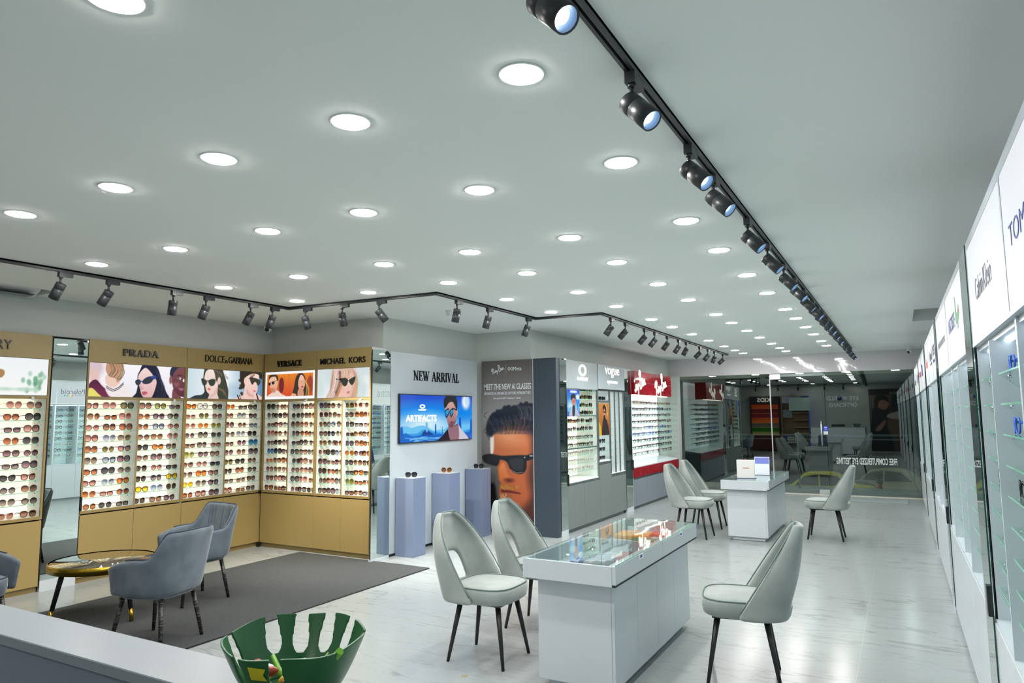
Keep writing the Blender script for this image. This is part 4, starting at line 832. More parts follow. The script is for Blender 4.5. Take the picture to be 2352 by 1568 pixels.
OVER = {('B', 0, 0, 0): ('cat', 'burgundy', 'rose'), ('B', 0, 0, 1): ('big', 'pink', 'rose'), ('B', 0, 0, 2): ('big', 'black', 'olive'), ('B', 0, 1, 2): ('big', 'pink', 'rose'), ('B', 0, 2, 2): ('big', 'burgundy', 'amber'), ('B', 0, 7, 1): ('square', 'clear', 'blue'), ('B', 0, 7, 2): ('square', 'tortoise', 'orange'),
        ('B', 0, 6, 0): ('cat', 'brown', 'amber'), ('B', 1, 0, 1): ('square', 'black', 'green'), ('B', 1, 1, 1): ('square', 'navy', 'violet'), ('B', 1, 2, 1): ('square', 'black', 'blue'), ('B', 1, 4, 1): ('cat', 'tortoise', 'orange'), ('B', 1, 7, 2): ('square', 'black', 'yellow'), ('B', 1, 8, 0): ('square', 'black', 'yellow'), ('B', 1, 8, 1): ('aviator', 'silver wire', 'blue'),
        ('C', 0, 0, 0): ('cat', 'tortoise', 'orange'), ('C', 0, 0, 1): ('big', 'blue', 'clear'), ('C', 0, 2, 0): ('round', 'pink', 'rose'), ('C', 0, 2, 1): ('round', 'gold wire', 'orange'), ('C', 0, 2, 2): ('round', 'gold wire', 'green'), ('C', 0, 5, 0): ('aviator', 'gold wire', 'green'), ('C', 0, 7, 1): ('big', 'tortoise', 'orange'), ('C', 0, 8, 0): ('round', 'gold wire', 'yellow'), ('C', 1, 1, 1): ('big', 'gold wire', 'blue'), ('C', 1, 3, 1): ('aviator', 'gold wire', 'blue'), ('C', 1, 4, 2): ('big', 'blue', 'teal'), ('C', 1, 0, 0): ('cat', 'pink', 'orange'),
        ('D', 0, 5, 0): ('square', 'blue', 'teal'), ('D', 0, 6, 0): ('rect', 'pink', 'orange'), ('D', 1, 9, 0): ('round', 'pink', 'violet'), ('D', 1, 7, 0): ('round', 'burgundy', 'rose'), ('E', 0, 0, 0): ('big', 'navy', 'violet'), ('E', 1, 0, 0): ('square', 'gold wire', 'olive'), ('E', 1, 5, 0): ('round', 'gold wire', 'orange'), ('E', 1, 8, 0): ('aviator', 'gold wire', 'green'), ('E', 1, 7, 1): ('square', 'black', 'orange')}
QR = R(90)
gA = gold_cabinet('gold cabinet with a face profile poster, at the left photo edge', (-7.10, 2.535, 0), QR, 1.107, pic_profile(), 'A', 'at photo edge', 3, False)
text('sign_lettering', 'LUXURY', .34, .757, 2.235, 2.325, 0, .012, LETB, gA, bold=-.004)
gB = gold_cabinet('gold cabinet with the three-model poster, right of the tall mirror', (-7.10, 3.987, 0), QR, 1.108, pic_three(), 'B', 'with three-model poster', 3)
serif_text('sign_lettering', 'PRADA', .345, .752, 2.255, 2.325, 0, .014, LETB, gB, 1.25)
gC = gold_cabinet('gold cabinet with the two-model poster, left side of the corner', (-7.10, 5.095, 0), QR, 1.107, pic_two(), 'C', 'with two-model poster', 3, False)
text('sign_lettering', 'DOLCE', .23, .497, 2.255, 2.335, 0, .012, LETB, gC, bold=-.012); text('sign_lettering', '&', .507, .548, 2.255, 2.29, 0, .01, LETB, gC, bold=-.012); text('sign_lettering', 'GABBANA', .557, .91, 2.255, 2.335, 0, .012, LETB, gC, bold=-.012)
gD = gold_cabinet('gold cabinet with the orange two-person poster, right of the corner', (-7.075, 6.18, 0), 0, .90, pic_orange(), 'D', 'with orange poster', 3, False)
serif_text('sign_lettering', 'VERSACE', .235, .665, 2.228, 2.3, 0, .014, LETB, gD, 1.1)
gE = gold_cabinet('gold cabinet with the fair-haired woman poster, beside the pale panel', (-6.174, 6.18, 0), 0, .862, pic_blonde(), 'E', 'with fair-haired woman', 3, False)
text('sign_lettering', 'MICHAEL', .075, .47, 2.225, 2.295, 0, .012, LETB, gE, bold=.008); text('sign_lettering', 'KORS', .53, .78, 2.225, 2.295, 0, .012, LETB, gE, bold=.008)
MB().box(-.02, .01, -.02, .0, .655, .69).build('corner_cap', BLACKP, gD); MB().box(-.02, .02, -.03, .0, 0, .05).build('corner_foot', BLACKP, gD)
mirror_strip((-7.10, 3.648, 0), QR, .335, .1, 2.375, 'tall mirror strip between the two leftmost gold cabinets')
mirror_strip((-5.19, 6.06, 0), QR, .325, .03, 2.355, 'tall mirror strip between the gold corner and the pale panel')

# ================================================================== PALE PANEL WITH SCREEN, PEDESTALS
t = thing('feature_panel', 'tall pale blue-white panel with black new arrival lettering', 'wall panel', (-5.19, 6.388, 0), QR)
MB().box(0, 1.90, 0, .12, .03, 2.36).build('panel_board', PANEL, t, bev=.002)
MB().box(0, 1.90, .01, .12, 0, .03).build('plinth', DARK, t)
serif_text('sign_lettering', 'NEW ARRIVAL', .43, 1.44, 2.035, 2.155, 0, .006, LETB, t)
t = thing('wall_screen', 'wide flat screen with a blue seascape advert on the pale panel', 'screen', (-5.19, 6.522, 1.275), QR)
b = MB().box(0, 1.585, -.03, -.002, 0, .588); b.build('screen_body', BLACKP, t)
pc = pic_sea(230, 86); cx_, w_ = pc.A, 0
pc.build('screen_picture', SCREEN, .008, 1.577, .01, .578, -.034, t, .003)
gl = mat('screen_glow_letter', (255, 255, 255), .4, emit=(150, 214, 248), estr=.95, sample=False)
wl = mat('screen_white_letter', (255, 255, 255), .4, emit=(250, 252, 255), estr=1., sample=False)
text('screen_lettering', 'ARTIFACTS', .11, .74, .255, .335, -.034, .0015, gl, t, bold=.03)
b = MB(); ring_logo(b, .44, .44, .055, .026, .032, .013, -.036, -.034); b.build('screen_logo', wl, t)
text('screen_lettering', 'OAKLEY', .36, .52, .388, .408, -.034, .0015, wl, t, bold=.03)
PED = [(6.48, 'nearest of the three lavender pedestals, beside the mirror strip'), (7.205, 'middle one of the three lavender pedestals'), (7.965, 'lavender pedestal nearest the tall portrait poster')]
pm = MB().box(0, .255, 0, .24, 0, .885).mesh('display_pedestal', LAV)
for k, (y, lab) in enumerate(PED):
    o = tag(link('display_pedestal', pm, None, (-5.178, y, 0), 0, .002), lab, 'pedestal', 'lavender pedestals')
    MB().box(0.001, .254, .001, .239, .885, .8875).build('top_sheet', WHITE, o)
    sunglasses(('square', 'aviator', 'square')[k], ('black', 'gold wire', 'black')[k], ('smoke', 'amber', 'smoke')[k], (-5.03, y + .1, .888), R((35, 30, 25)[k]), '%s sunglasses lying on the %s lavender pedestal' % (('black', 'brown', 'black')[k], ('near', 'middle', 'far')[k]), 'sunglasses on the pedestals')

# ================================================================== TALL PORTRAIT POSTER AND CHARCOAL PANEL
t = thing('portrait_poster', 'tall grey poster of a man in black sunglasses', 'poster', (-5.18, 8.39, 0), 0)
MB().box(0, .835, .006, .05, 0.0, 2.362).build('backing', DARK, t)
pic_portrait().build('print', PRINT, .004, .831, .006, 2.36, 0, t)
wv = mat('poster_white_ink', (226, 230, 232), .5)
text('poster_lettering', 'MEET THE NEW AI GLASSES', .045, .795, 1.955, 2.035, 0, .002, wv, t, bold=.006)
text('poster_lettering', 'ADVANCED AI. ENHANCED CAPTURE. MORE BATTERY.', .045, .795, 1.885, 1.922, 0, .002, wv, t)
text('poster_lettering', 'Best paired with Transitions° lenses', .2, .63, 1.815, 1.85, 0, .002, wv, t)
script_logo('poster_logo', .27, 2.235, .21, 0, .002, wv, t, .09)
MB().box(.398, .402, -.002, 0, 2.18, 2.3).build('poster_rule', mat('rule_tan', (190, 160, 140), .5), t)
text('poster_lettering', 'Meta', .52, .65, 2.215, 2.265, 0, .002, wv, t)
MB().stroke(cat([(.475, .24), (.455, .262), (.44, .255), (.437, .228), (.45, .22), (.475, .24), (.495, .262), (.508, .25), (.51, .23), (.497, .22), (.475, .24)], 3), .007, -.002, 0).build('poster_logo', wv, t, (0, 0, 2.0))
t = thing('charcoal_panel', 'tall charcoal end panel right of the portrait poster', 'end panel', (-4.338, 8.36, 0), 0)
MB().box(0, .346, 0, .09, .0, 2.362).build('board', CHAR, t, bev=.003)
MB().box(-.008, 0, .002, .03, .02, 2.362).build('edge_strip', mat('pale_trim', (205, 210, 208), .4), t)

# ================================================================== GREY CABINETS ON THE LEFT FRONT WALL
mirror_strip((-3.99, 8.455, 0), QR, .225, .07, 2.36, 'mirror strip between the charcoal panel and the ring-logo cabinet')
def spect_row(M, rot, xs_, y, z, key, lab, cat_, group, pick_):
    for k, x in enumerate(xs_):
        g = random.Random(repr((key, k))); st, fr, ln = pick_(g)
        sunglasses(st, fr, ln, M @ Vector((x + g.uniform(-.01, .01), y + g.uniform(-.005, .008), z)), rot + g.uniform(-.1, .1), lab % (ln, fr, ORD[k]), group, cat_, True)
t = thing('display_cabinet', 'grey cabinet with a lit ring logo and white shelves', 'display cabinet', (-3.99, 8.681, 0), QR, 'grey display cabinets'); W = 1.13; D = .36
MB().box(0, .015, .02, D, .05, 2.36).box(W - .015, W, .02, D, .05, 2.36).box(.015, W - .015, D, D + .02, .05, 2.36).box(.015, W - .015, .02, D, 1.96, 1.975).box(.015, W - .015, .005, D, .665, .68).build('carcass', WHITEM, t)
MB().box(0, W, 0, .02, 1.965, 2.36).build('header_panel', GREYH, t, bev=.002)
MB().box(0, .015, 0, .02, .66, 1.965).build('front_stile', STRIPG, t); MB().box(W - .022, W, 0, .02, .66, 1.965).build('front_stile', STRIPG, t)
MB().box(.02, W - .02, D - .012, D - .001, .7, 1.95).build('light_panel', LITW, t)
MB().box(0, W, .006, .03, .63, .665).build('finger_pull', STRIPG, t); MB().box(.01, W - .01, .03, D, .05, .63).build('base_box', DARK, t)
door(t, 0, W / 2, .055, .628, GREYC); door(t, W / 2, W, .055, .628, GREYC); MB().box(0, W, .04, .06, 0, .05).build('plinth', STRIPG, t)
pic_visor().build('lightbox_poster', BOXLIT, .03, .45, 1.575, 1.95, .004, t)
b = MB(); ring_logo(b, .56, 2.235, .14, .085, .078, .056, -.005, 0); b.build('logo', LETL, t)
text('sign_lettering', 'OAKLEY', .36, .77, 2.085, 2.135, 0, .004, LETL, t, bold=.02)
MB().box(-.004, .016, -.014, .006, .64, .79).build('end_cap', BLACKP, t)
zs = [1.935 - .1135 * k for k in range(11)]; M = Matrix.Translation((-3.99, 8.681, 0)) @ Matrix.Rotation(QR, 4, 'Z')
for k, z in enumerate(zs):
    glass_shelf(t, .48 if k < 4 else .02, W - .04, .03, .28, z)
    if k in (3, 7): MB().box(.015, W - .02, .004, .03, z - .022, z - .006).build('shelf_rail', STRIPG, t)
    pk = (lambda g: (g.choice(['rect', 'aviator', 'square']), 'black', g.choice(['smoke', 'smoke', 'green']))) if k < 4 else (lambda g: (g.choice(['rect', 'square', 'aviator']), g.choice(['black', 'black', 'tortoise', 'grey']), g.choice(['smoke', 'amber', 'olive', 'grey']))) if k < 6 else (lambda g: (g.choice(['rect', 'square']), g.choice(['black', 'grey', 'black']), 'clear')) if k < 8 else (lambda g: (g.choice(['rect', 'square']), 'clear', 'clear'))
    spect_row(M, QR, [.58 + .135 * i for i in range(4)] if k < 4 else [.09 + .15 * i for i in range(7)], .06, z + .001, ('ok', k), '%s lens %s glasses, %s from left on ' + ORD[k] + ' shelf under the ring logo', 'sunglasses', 'glasses under the ring logo', pk)
t = thing('display_cabinet', 'grey cabinet with lit lower-case sign and narrow columns', 'display cabinet', (-3.99, 9.812, 0), QR, 'grey display cabinets'); W = 1.145; P = .51
MB().box(0, .012, .02, D, .05, 2.36).box(W - .012, W, .02, D, .05, 2.36).box(.012, W - .012, D, D + .02, .05, 2.36).box(.012, W - .012, .02, D, 1.95, 1.965).box(.012, P, .004, D, .885, .9).box(P, W - .012, .004, D, .675, .69).build('carcass', WHITEM, t)
MB().box(0, W, -.012, .02, 1.985, 2.36).build('header_panel', mat('blue_grey_header', (150, 160, 164), .35), t, bev=.002); MB().box(0, W, 0, .02, 1.962, 1.985).build('header_gap', BLACKP, t)
b = MB().box(0, .02, 0, .02, .9, 1.962).box(P - .03, P, 0, .02, .69, 1.962).box(W - .02, W, 0, .02, .69, 1.962)
for k in (1, 2): b.box(P + .2 * k - .014, P + .2 * k + .014, 0, .012, .69, 1.962); MB().box(P + .2 * k - .006, P + .2 * k + .006, .012, D, .69, 1.962).build('divider', WHITEM, t)
b.box(.02, P - .03, 0, .02, 1.778, 1.81).build('front_frame', STRIPG, t)
MB().box(.02, P - .03, D - .012, D - .001, .9, 1.95).box(P, W - .02, D - .012, D - .001, .7, 1.95).build('light_panel', LITC, t)
pic_amber().build('lightbox_poster', BOXLIT, .03, P - .04, 1.28, 1.77, .004, t)
MB().box(0, P - .01, .006, .03, .845, .885).box(P, W, .006, .03, .63, .675).build('finger_pull', STRIPG, t); MB().box(.01, P - .01, .03, D, .05, .86).box(P, W - .01, .03, D, .05, .64).build('base_box', DARK, t)
door(t, 0, P - .01, .055, .842, GREYC); door(t, P - .01, W, .055, .628, GREYC); MB().box(0, W, .04, .06, 0, .05).build('plinth', STRIPG, t)
text('sign_lettering', 'vogue', .28, .9, 2.175, 2.325, -.012, .004, LETL, t); text('sign_lettering', 'eyewear', .36, .84, 2.06, 2.125, -.012, .004, LETL, t, bold=-.01)
M = Matrix.Translation((-3.99, 9.812, 0)) @ Matrix.Rotation(QR, 4, 'Z')
for k, (z, n) in enumerate(((1.815, 4), (1.16, 3), (1.035, 3), (.903, 3))):
    if k in (1, 2): glass_shelf(t, .02, P - .035, .03, .26, z)
    spect_row(M, QR, [.08 + (.115 if n == 4 else .15) * i for i in range(n)], .07, z + .002, ('vo', k), '%s lens %s glasses, %s from left, ' + ORD[k] + ' row beside the amber poster', 'sunglasses', 'glasses beside the amber poster', lambda g: ('square', 'black', g.choice(['violet', 'grey', 'smoke'])))
for c in range(3):
    a = P + .02 + .2 * c
    for k in range(10): glass_shelf(t, a, a + .165, .05, .25, 1.83 - .112 * k)
    brackets(t, (a + .03,), .07, [1.83 - .112 * k for k in range(10)])
mirror_strip((-3.99, 10.965, 0), QR, .33, .07, 2.36, 'mirror strip between the narrow-column cabinet and the red display')
# red lacquer display
t = thing('display_cabinet', 'wide display with red lacquer fascia and script logos', 'display cabinet', (-3.99, 11.30, 0), QR, 'grey display cabinets'); W = 2.74; Wf = 2.18; D = .38
MB().box(0, Wf, -.06, .2, 1.93, 2.33).build('fascia', RED, t, bev=.002); MB().box(0, Wf, -.063, -.06, 2.135, 2.143).build('fascia_strip', STRIPG, t)
script_logo('logo', .24, 2.13, .72, -.06, .006, LETL, t, .1, .25, .0); script_logo('logo', 1.50, 2.13, .72, -.06, .006, LETL, t, .1, .25)
MB().box(.02, Wf - .02, .02, .03, 1.92, 1.93).build('led_strip', LED, t)
MB().box(0, W - .1, D, D + .02, .7, 2.33).build('back_panel', LITC, t); MB().box(W - .1, W, D, D + .02, .7, 2.36).build('back_panel', mat('pale_grey_board', (196, 202, 204), .35), t)
MB().box(-.005, .012, .0, D, .05, 2.33).build('side_panel', WHITEM, t); MB().box(W - .008, W + .004, .0, D, .05, .7).build('side_panel', GREYB, t)
MB().add([(0, .0, .705), (W, .0, .705), (W, D, .76), (0, D, .76), (0, .0, .69), (W, .0, .69), (W, D, .69), (0, D, .69)], [(0, 1, 2, 3), (4, 7, 6, 5), (0, 4, 5, 1), (1, 5, 6, 2), (2, 6, 7, 3), (3, 7, 4, 0)]).build('sloping_deck', WHITE, t)
MB().box(0, W, -.005, .02, .53, .69).build('red_rail', RED, t); MB().box(0, W, .012, .03, .495, .53).build('finger_pull', STRIPG, t); MB().box(.01, W - .01, .03, D, .05, .68).build('base_box', DARK, t)
for k in range(4): door(t, W * k / 4, W * (k + 1) / 4, .055, .492, GREYB)
MB().box(0, W, .04, .06, 0, .05).build('plinth', STRIPG, t); MB().box(-.006, .014, -.014, .006, .66, .83).build('end_cap', BLACKP, t)
M = Matrix.Translation((-3.99, 11.30, 0)) @ Matrix.Rotation(QR, 4, 'Z')
for k in range(9):
    z = 1.775 - .1125 * k; glass_shelf(t, .015, W - .03, .08, .3, z)
    fr_ = [['gold wire', 'tortoise', 'grey'], ['black', 'navy', 'grey'], ['black', 'grey'], ['black', 'brown'], ['black', 'blue', 'grey'], ['black', 'blue', 'navy'], ['black', 'navy'], ['black'], ['grey', 'brown', 'clear']][k]
    spect_row(M, QR, [.1 + .166 * i for i in range(16)], .1, z + .001, ('rb', k), '%s lens %s eyeglasses, %s from left on ' + ORD[k] + ' shelf of the red-fascia display', 'eyeglasses', 'eyeglasses under the red fascia', lambda g, f=fr_: (g.choice(['rect', 'round', 'square']), g.choice(f), 'clear'))
MB().box(W - .01, W, .0, D, .76, 1.95).build('glass_end', GSHELF, t)

# ================================================================== WHITE CABINETS ON THE RIGHT
RR = R(-89.742)
def xr(y): return .32 - .0045 * y
NAVY = mat('navy_letter', (40, 56, 130), .4); GREYL = mat('grey_letter', (120, 128, 140), .4); SILV = mat('dark_grey_letter', (84, 90, 104), .4); REDL = mat('red_letter', (196, 40, 48), .4); PURP = mat('purple_letter', (84, 60, 116), .4); BLUL = mat('blue_letter', (40, 90, 190), .4)
GREENL = mat('green_letter', (40, 130, 80), .4)
MB_RAIL = mat('pale_metal_frame', (186, 194, 200), .3)
def white_cabinet(y0, y1, label, full=False, few=None):
    W = y1 - y0; D = .36; loc = (xr(y1), y1, 0); t = thing('display_cabinet', label, 'display cabinet', loc, RR, 'white display cabinets')
    MB().box(0, .014, .012, D, .05, 2.36).box(W - .014, W, .012, D, .05, 2.36).box(0, W, D, D + .02, .05, 2.36).box(.014, W - .014, .02, D, 1.865, 1.885).box(.014, W - .014, .004, D, .69, .705).build('carcass', WHITE, t)
    MB().box(.012, W - .012, .0, .02, 1.90, 2.325).build('lit_sign_panel', LITS, t)
    MB().box(0, .012, -.002, .02, 1.885, 2.36).box(W - .012, W, -.002, .02, 1.885, 2.36).box(.012, W - .012, -.002, .02, 2.325, 2.36).box(.012, W - .012, -.002, .02, 1.885, 1.90).build('sign_frame', MB_RAIL, t)
    MB().box(W / 2 - .009, W / 2 + .009, .0, D, .705, 1.865).build('divider', WHITE, t)
    MB().box(.03, W - .03, .05, .07, 1.858, 1.865).build('led_strip', LEDC, t)
    MB().box(.014, W - .014, D - .008, D - .001, .705, 1.86).build('back_board', mat('cool_white_board', (214, 226, 232), .35, emit=(214, 234, 242), estr=.3, sample=False), t)
    MB().box(.01, W - .01, .03, D, .05, .69).build('base_box', DARK, t); MB().box(0, W, .04, .06, 0, .05).build('plinth', WHITE, t)
    door(t, 0, W / 2, .05, .688, WHITE); door(t, W / 2, W, .05, .688, WHITE)
    M = Matrix.Translation(loc) @ Matrix.Rotation(RR, 4, 'Z'); zs = [1.74 - .112 * k for k in range(9)]
    for ci, (a, c) in enumerate(((.014, W / 2 - .009), (W / 2 + .009, W - .014))):
        for z in zs: glass_shelf(t, a + .01, c - .01, .02 if not full else .05, .26, z)
        brackets(t, (a + .04, c - .04), .05 if not full else .08, zs)
        if full:
            for ri, z in enumerate(zs):
                n = 3 if W > 1 else 2
                for k in range(n):
                    g = random.Random(repr((y0, ci, ri, k))); fr, st = g.choice(['black', 'black', 'navy', 'grey', 'blue', 'clear']), g.choice(['rect', 'square', 'round'])
                    sunglasses(st, fr, 'clear', M @ Vector((a + (c - a) * (k + .5) / n, .09, z + .001)), RR, '%s eyeglasses, %s on %s shelf, %s column of the %s' % (fr, ORD[k], ORD[ri], ('far', 'near')[ci], full), 'eyeglasses in the white cabinets', 'eyeglasses', True)
    return t, W
def wmirror(y0, y1, lab):
    t = mirror_strip((xr(y1), y1, 0), RR, y1 - y0, .07, 2.36, lab)
    W = y1 - y0
    MB().box(W - .006, W, -.006, .0, .07, 2.36).build('glass_edge', mat('dark_green_edge', (14, 70, 62), .1), t)
    MB().box(W - .035, W + .01, -.022, -.004, .71, .84).build('end_cap', BLACKP, t)
c, W = white_cabinet(1.30, 2.578, 'nearest white cabinet, at the right photo edge')
text('sign_lettering', 'TOMMY', .12, .60, 2.075, 2.14, 0, .0015, NAVY, c, bold=-.01); text('sign_lettering', 'HILFIGER', .68, 1.2, 2.075, 2.14, 0, .0015, NAVY, c, bold=-.01)
c, W = white_cabinet(2.578, 3.748, 'white cabinet with dark two-word sign before the first right mirror')
text('sign_lettering', 'Calvin', .28, .55, 2.06, 2.15, 0, .0015, SILV, c, bold=-.02); text('sign_lettering', 'Klein', .58, .82, 2.06, 2.15, 0, .0015, SILV, c, bold=-.02)
wmirror(3.748, 4.109, 'nearest mirror strip among the white cabinets')
c, W = white_cabinet(4.109, 5.385, 'white cabinet with the green reptile emblem beyond the first right mirror')
text('sign_lettering', 'LACOSTE', .22, .72, 2.08, 2.17, 0, .0015, NAVY, c)
cr = MB(); cr.prism(cat([(.79, 2.11), (.84, 2.085), (.92, 2.08), (.99, 2.1), (1.05, 2.125), (1.0, 2.135), (1.04, 2.165), (.97, 2.15), (.9, 2.135), (.86, 2.15), (.84, 2.19), (.82, 2.24), (.805, 2.22), (.8, 2.16)], 3, True), -.0015, 0)
for x in (.85, .93): cr.box(x, x + .018, -.0015, 0, 2.05, 2.09)
cr.build('sign_emblem', GREENL, c); MB().box(1.0, 1.03, -.002, 0, 2.128, 2.146).build('sign_emblem_mouth', REDL, c)
c, W = white_cabinet(5.385, 6.634, 'white cabinet with small grey lettering before the second right mirror')
text('sign_lettering', 'FRENCH CONNECTION', .2, 1.02, 2.085, 2.13, 0, .0015, GREYL, c)
wmirror(6.634, 6.99, 'second mirror strip along the white cabinets')
c, W = white_cabinet(6.99, 7.56, 'narrow white cabinet with purple lettering beyond the second mirror', 'purple-sign cabinet')
text('sign_lettering', 'BOSS', .12, .45, 2.1, 2.2, 0, .0015, PURP, c); text('sign_lettering', 'HUGO BOSS', .14, .43, 2.04, 2.07, 0, .0015, PURP, c)
c, W = white_cabinet(7.56, 8.44, 'white cabinet whose sign has a row of coloured dots', 'coloured-dots cabinet')
text('sign_lettering', 'Polaroid', .34, .80, 2.09, 2.19, 0, .0015, SILV, c)
for k, col in enumerate(((230, 120, 60), (240, 190, 60), (90, 180, 90), (60, 140, 220))): MB().lathe([(0, 0), (.014, 0), (.014, -.006), (0, -.006)], 12, 0, (.58 + .05 * k, 0, 2.06), Matrix.Rotation(R(-90), 3, 'X')).build('sign_dot', mat('dot_%d' % k, col, .4), c)
text('sign_lettering', 'eyewear', .34, .54, 2.045, 2.075, 0, .0015, GREYL, c)
c, W = white_cabinet(8.44, 9.25, 'white cabinet with red lettering before the third right mirror')
text('sign_lettering', "Levi's", .2, .6, 2.07, 2.18, 0, .0015, REDL, c)
wmirror(9.25, 9.62, 'third mirror strip along the white cabinets')
c, W = white_cabinet(9.62, 10.8, 'white cabinet with red and blue emblem beyond the third mirror')
MB().box(.2, .34, -.008, 0, 2.06, 2.2).build('sign_emblem', REDL, c); MB().box(.36, .5, -.008, 0, 2.06, 2.2).build('sign_emblem', BLUL, c)
c, W = white_cabinet(10.8, 12.0, 'white cabinet with red lettering before the fourth mirror')
text('sign_lettering', 'CARRERA', .3, .9, 2.08, 2.16, 0, .0015, REDL, c)
wmirror(12.0, 12.36, 'farthest mirror strip along the white cabinets')
c, W = white_cabinet(12.36, 13.4, 'white cabinet with thin grey lettering beyond the farthest mirror', 'grey-lettered far cabinet')
text('sign_lettering', 'status', .3, .8, 2.05, 2.2, 0, .0015, GREYL, c, bold=-.02)
c, W = white_cabinet(13.4, 14.85, 'last white cabinet against the shopfront glass')
text('sign_lettering', 'arnette', .3, .9, 2.06, 2.16, 0, .0015, SILV, c)
c, W = white_cabinet(.0, 1.28, 'white cabinet beside the camera, seen in the shopfront reflection')
for k, (y, dx, z, fr) in enumerate(((3.64, .2, 1.741, 'navy'), (3.06, .2, 1.741, 'blue'), (3.06, .2, 1.517, 'blue'), (3.64, .2, 1.293, 'navy'), (2.47, .2, 1.741, 'blue'), (2.47, .2, 1.517, 'black'), (3.06, .2, 1.293, 'black'))):
    sunglasses('square', fr, 'clear', (xr(y) + .05, y, z), RR, '%s eyeglasses at the %s of the %s white cabinet, %s shelf' % (fr, 'far end' if y > 3.2 or y < 2.578 else 'divider', 'nearest' if y < 2.578 else 'second nearest', {1.741: 'top', 1.517: 'third', 1.293: 'fifth'}[z]), 'eyeglasses in the white cabinets', 'eyeglasses')

# ================================================================== CHAIRS
SAGE = mottled('sage_velvet', (138, 148, 145), (157, 165, 162), 5, .85, (1, 1, 1), .55, .08)
PIPE = mat('sage_piping', (104, 126, 120), .8)
LEGB = mat('black_tapered_leg', (26, 28, 30), .4)
def subsurf(o, lv, solid=None):
    if solid:
        md = o.modifiers.new('thickness', 'SOLIDIFY'); md.thickness = solid; md.offset = 0; md.use_even_offset = True
    md = o.modifiers.new('smooth', 'SUBSURF'); md.levels = lv; md.render_levels = lv
    for p in o.data.polygons: p.use_smooth = True
    return o
def sgn_pow(v, p): return math.copysign(abs(v) ** p, v)
def sage_shell():
    zb, zt = .385, .925
    def sec(z):
        t = (z - zb) / (zt - zb); xb = -.26 - .10 * t - .012 * math.sin(math.pi * t); xf = .03 - .345 * t
        w_ = .245 if z < .5 else .245 * (max(0, 1 - ((z - .5) / (zt + .015 - .5)) ** 2.5)) ** .5
        return xf, xb, max(w_, .02)
    def pt(u, z):
        xf, xb, w_ = sec(z); a = u * math.pi / 2
        return (xf + (xb - xf) * abs(math.cos(a)) ** .5, w_ * sgn_pow(math.sin(a), .7), z)
    N = 28; U = [-1 + 2 * k / N for k in range(N + 1)]; b = MB(); ZM = .47; U0 = .35
    b.add([pt(u, z) for z in (zb, .43, ZM) for u in U], [(r * (N + 1) + k, r * (N + 1) + k + 1, (r + 1) * (N + 1) + k + 1, (r + 1) * (N + 1) + k) for r in range(2) for k in range(N)])
    rows = 9; vs = []
    for r in range(rows + 1):
        for u in U:
            lo = ZM + (.19 * (1 - (abs(u) / U0) ** 2.6) ** .5 if abs(u) < U0 else 0)
            f = r / rows; z = lo + (zt - lo) * (1 - (1 - f) ** 1.35)
            vs.append(pt(u, min(z, zt)))
    b.add(vs, [(r * (N + 1) + k, r * (N + 1) + k + 1, (r + 1) * (N + 1) + k + 1, (r + 1) * (N + 1) + k) for r in range(rows) for k in range(N)])
    me = b.mesh('backrest', SAGE); bm = bmesh.new(); bm.from_mesh(me)
    bmesh.ops.remove_doubles(bm, verts=bm.verts, dist=.0006); bmesh.ops.recalc_face_normals(bm, faces=bm.faces); bm.to_mesh(me); bm.free()
    zz = [zb + (zt + .004 - zb) * (1 - (1 - k / 16) ** 1.6) for k in range(1, 17)]
    L_ = [pt(-1, z) for z in zz]; Rr = [pt(1, z) for z in zz]
    return me, [Vector(p) + Vector((.004 - .012 * (1 - abs(p[1]) / .245), .0145 * p[1] / .245, .009 * (1 - abs(p[1]) / .245))) for p in L_ + Rr[::-1][1:]]
def cushion(w_, d, z0, z1, p, dome, cx=0., tp=.9):
    n = 36; b = MB(); rings = [(0.0, z0, .0), (.9, z0, 0), (.97, z0 + .012, 0), (1.0, (z0 + z1) / 2, 0), (1.0, z1 - .018, 0), (.96, z1, 0), (.7, z1 + dome * .7, 0), (.35, z1 + dome, 0)]
    vs = []
    for s_, z, _ in rings[1:]:
        for k in range(n):
            a = 2 * math.pi * k / n; c, q = math.cos(a), math.sin(a); e = (abs(c) ** p + abs(q) ** p) ** (-1 / p); x = d * e * c * s_; y = w_ * e * q * s_
            vs.append((cx + x, y * (1 - (1 - tp) * max(0, -x) / d), z))
    m_ = len(rings) - 1; fs = [(i * n + k, i * n + (k + 1) % n, (i + 1) * n + (k + 1) % n, (i + 1) * n + k) for i in range(m_ - 1) for k in range(n)]
    fs += [tuple(range(n))[::-1], tuple((m_ - 1) * n + k for k in range(n))]
    b.add(vs, fs, 0, True); rim = [Vector(vs[4 * n + k]) + Vector((0, 0, .003)) for k in range(n)]
    return b, rim
def sage_chair(loc, rot, label):
    t = thing('dining_chair', label, 'chair', loc, rot, 'sage velvet chairs')
    me, edge = sage_shell(); subsurf(link('backrest', me, t), 1, .036)
    MB().tube(edge, .0045, 6).build('backrest_piping', PIPE, t)
    b, rim = cushion(.232, .222, .388, .485, 3.4, .018, .015, .92); b.build('seat', SAGE, t); MB().tube(rim, .0045, 6, closed=True).build('seat_piping', PIPE, t)
    MB().box(-.17, .17, -.16, .16, .372, .39).build('under_frame', BLACKM, t)
    for sx in (-1, 1):
        for sy_ in (-1, 1): MB().tube([(.14 * sx, .13 * sy_, .375), (.205 * sx, .185 * sy_, .0)], [.0185, .0105], 12).build('leg', LEGB, t)
    return t
ch = sage_chair((-2.49, 4.115, 0), R(2), 'sage velvet chair with open back, nearest one left of the near table')
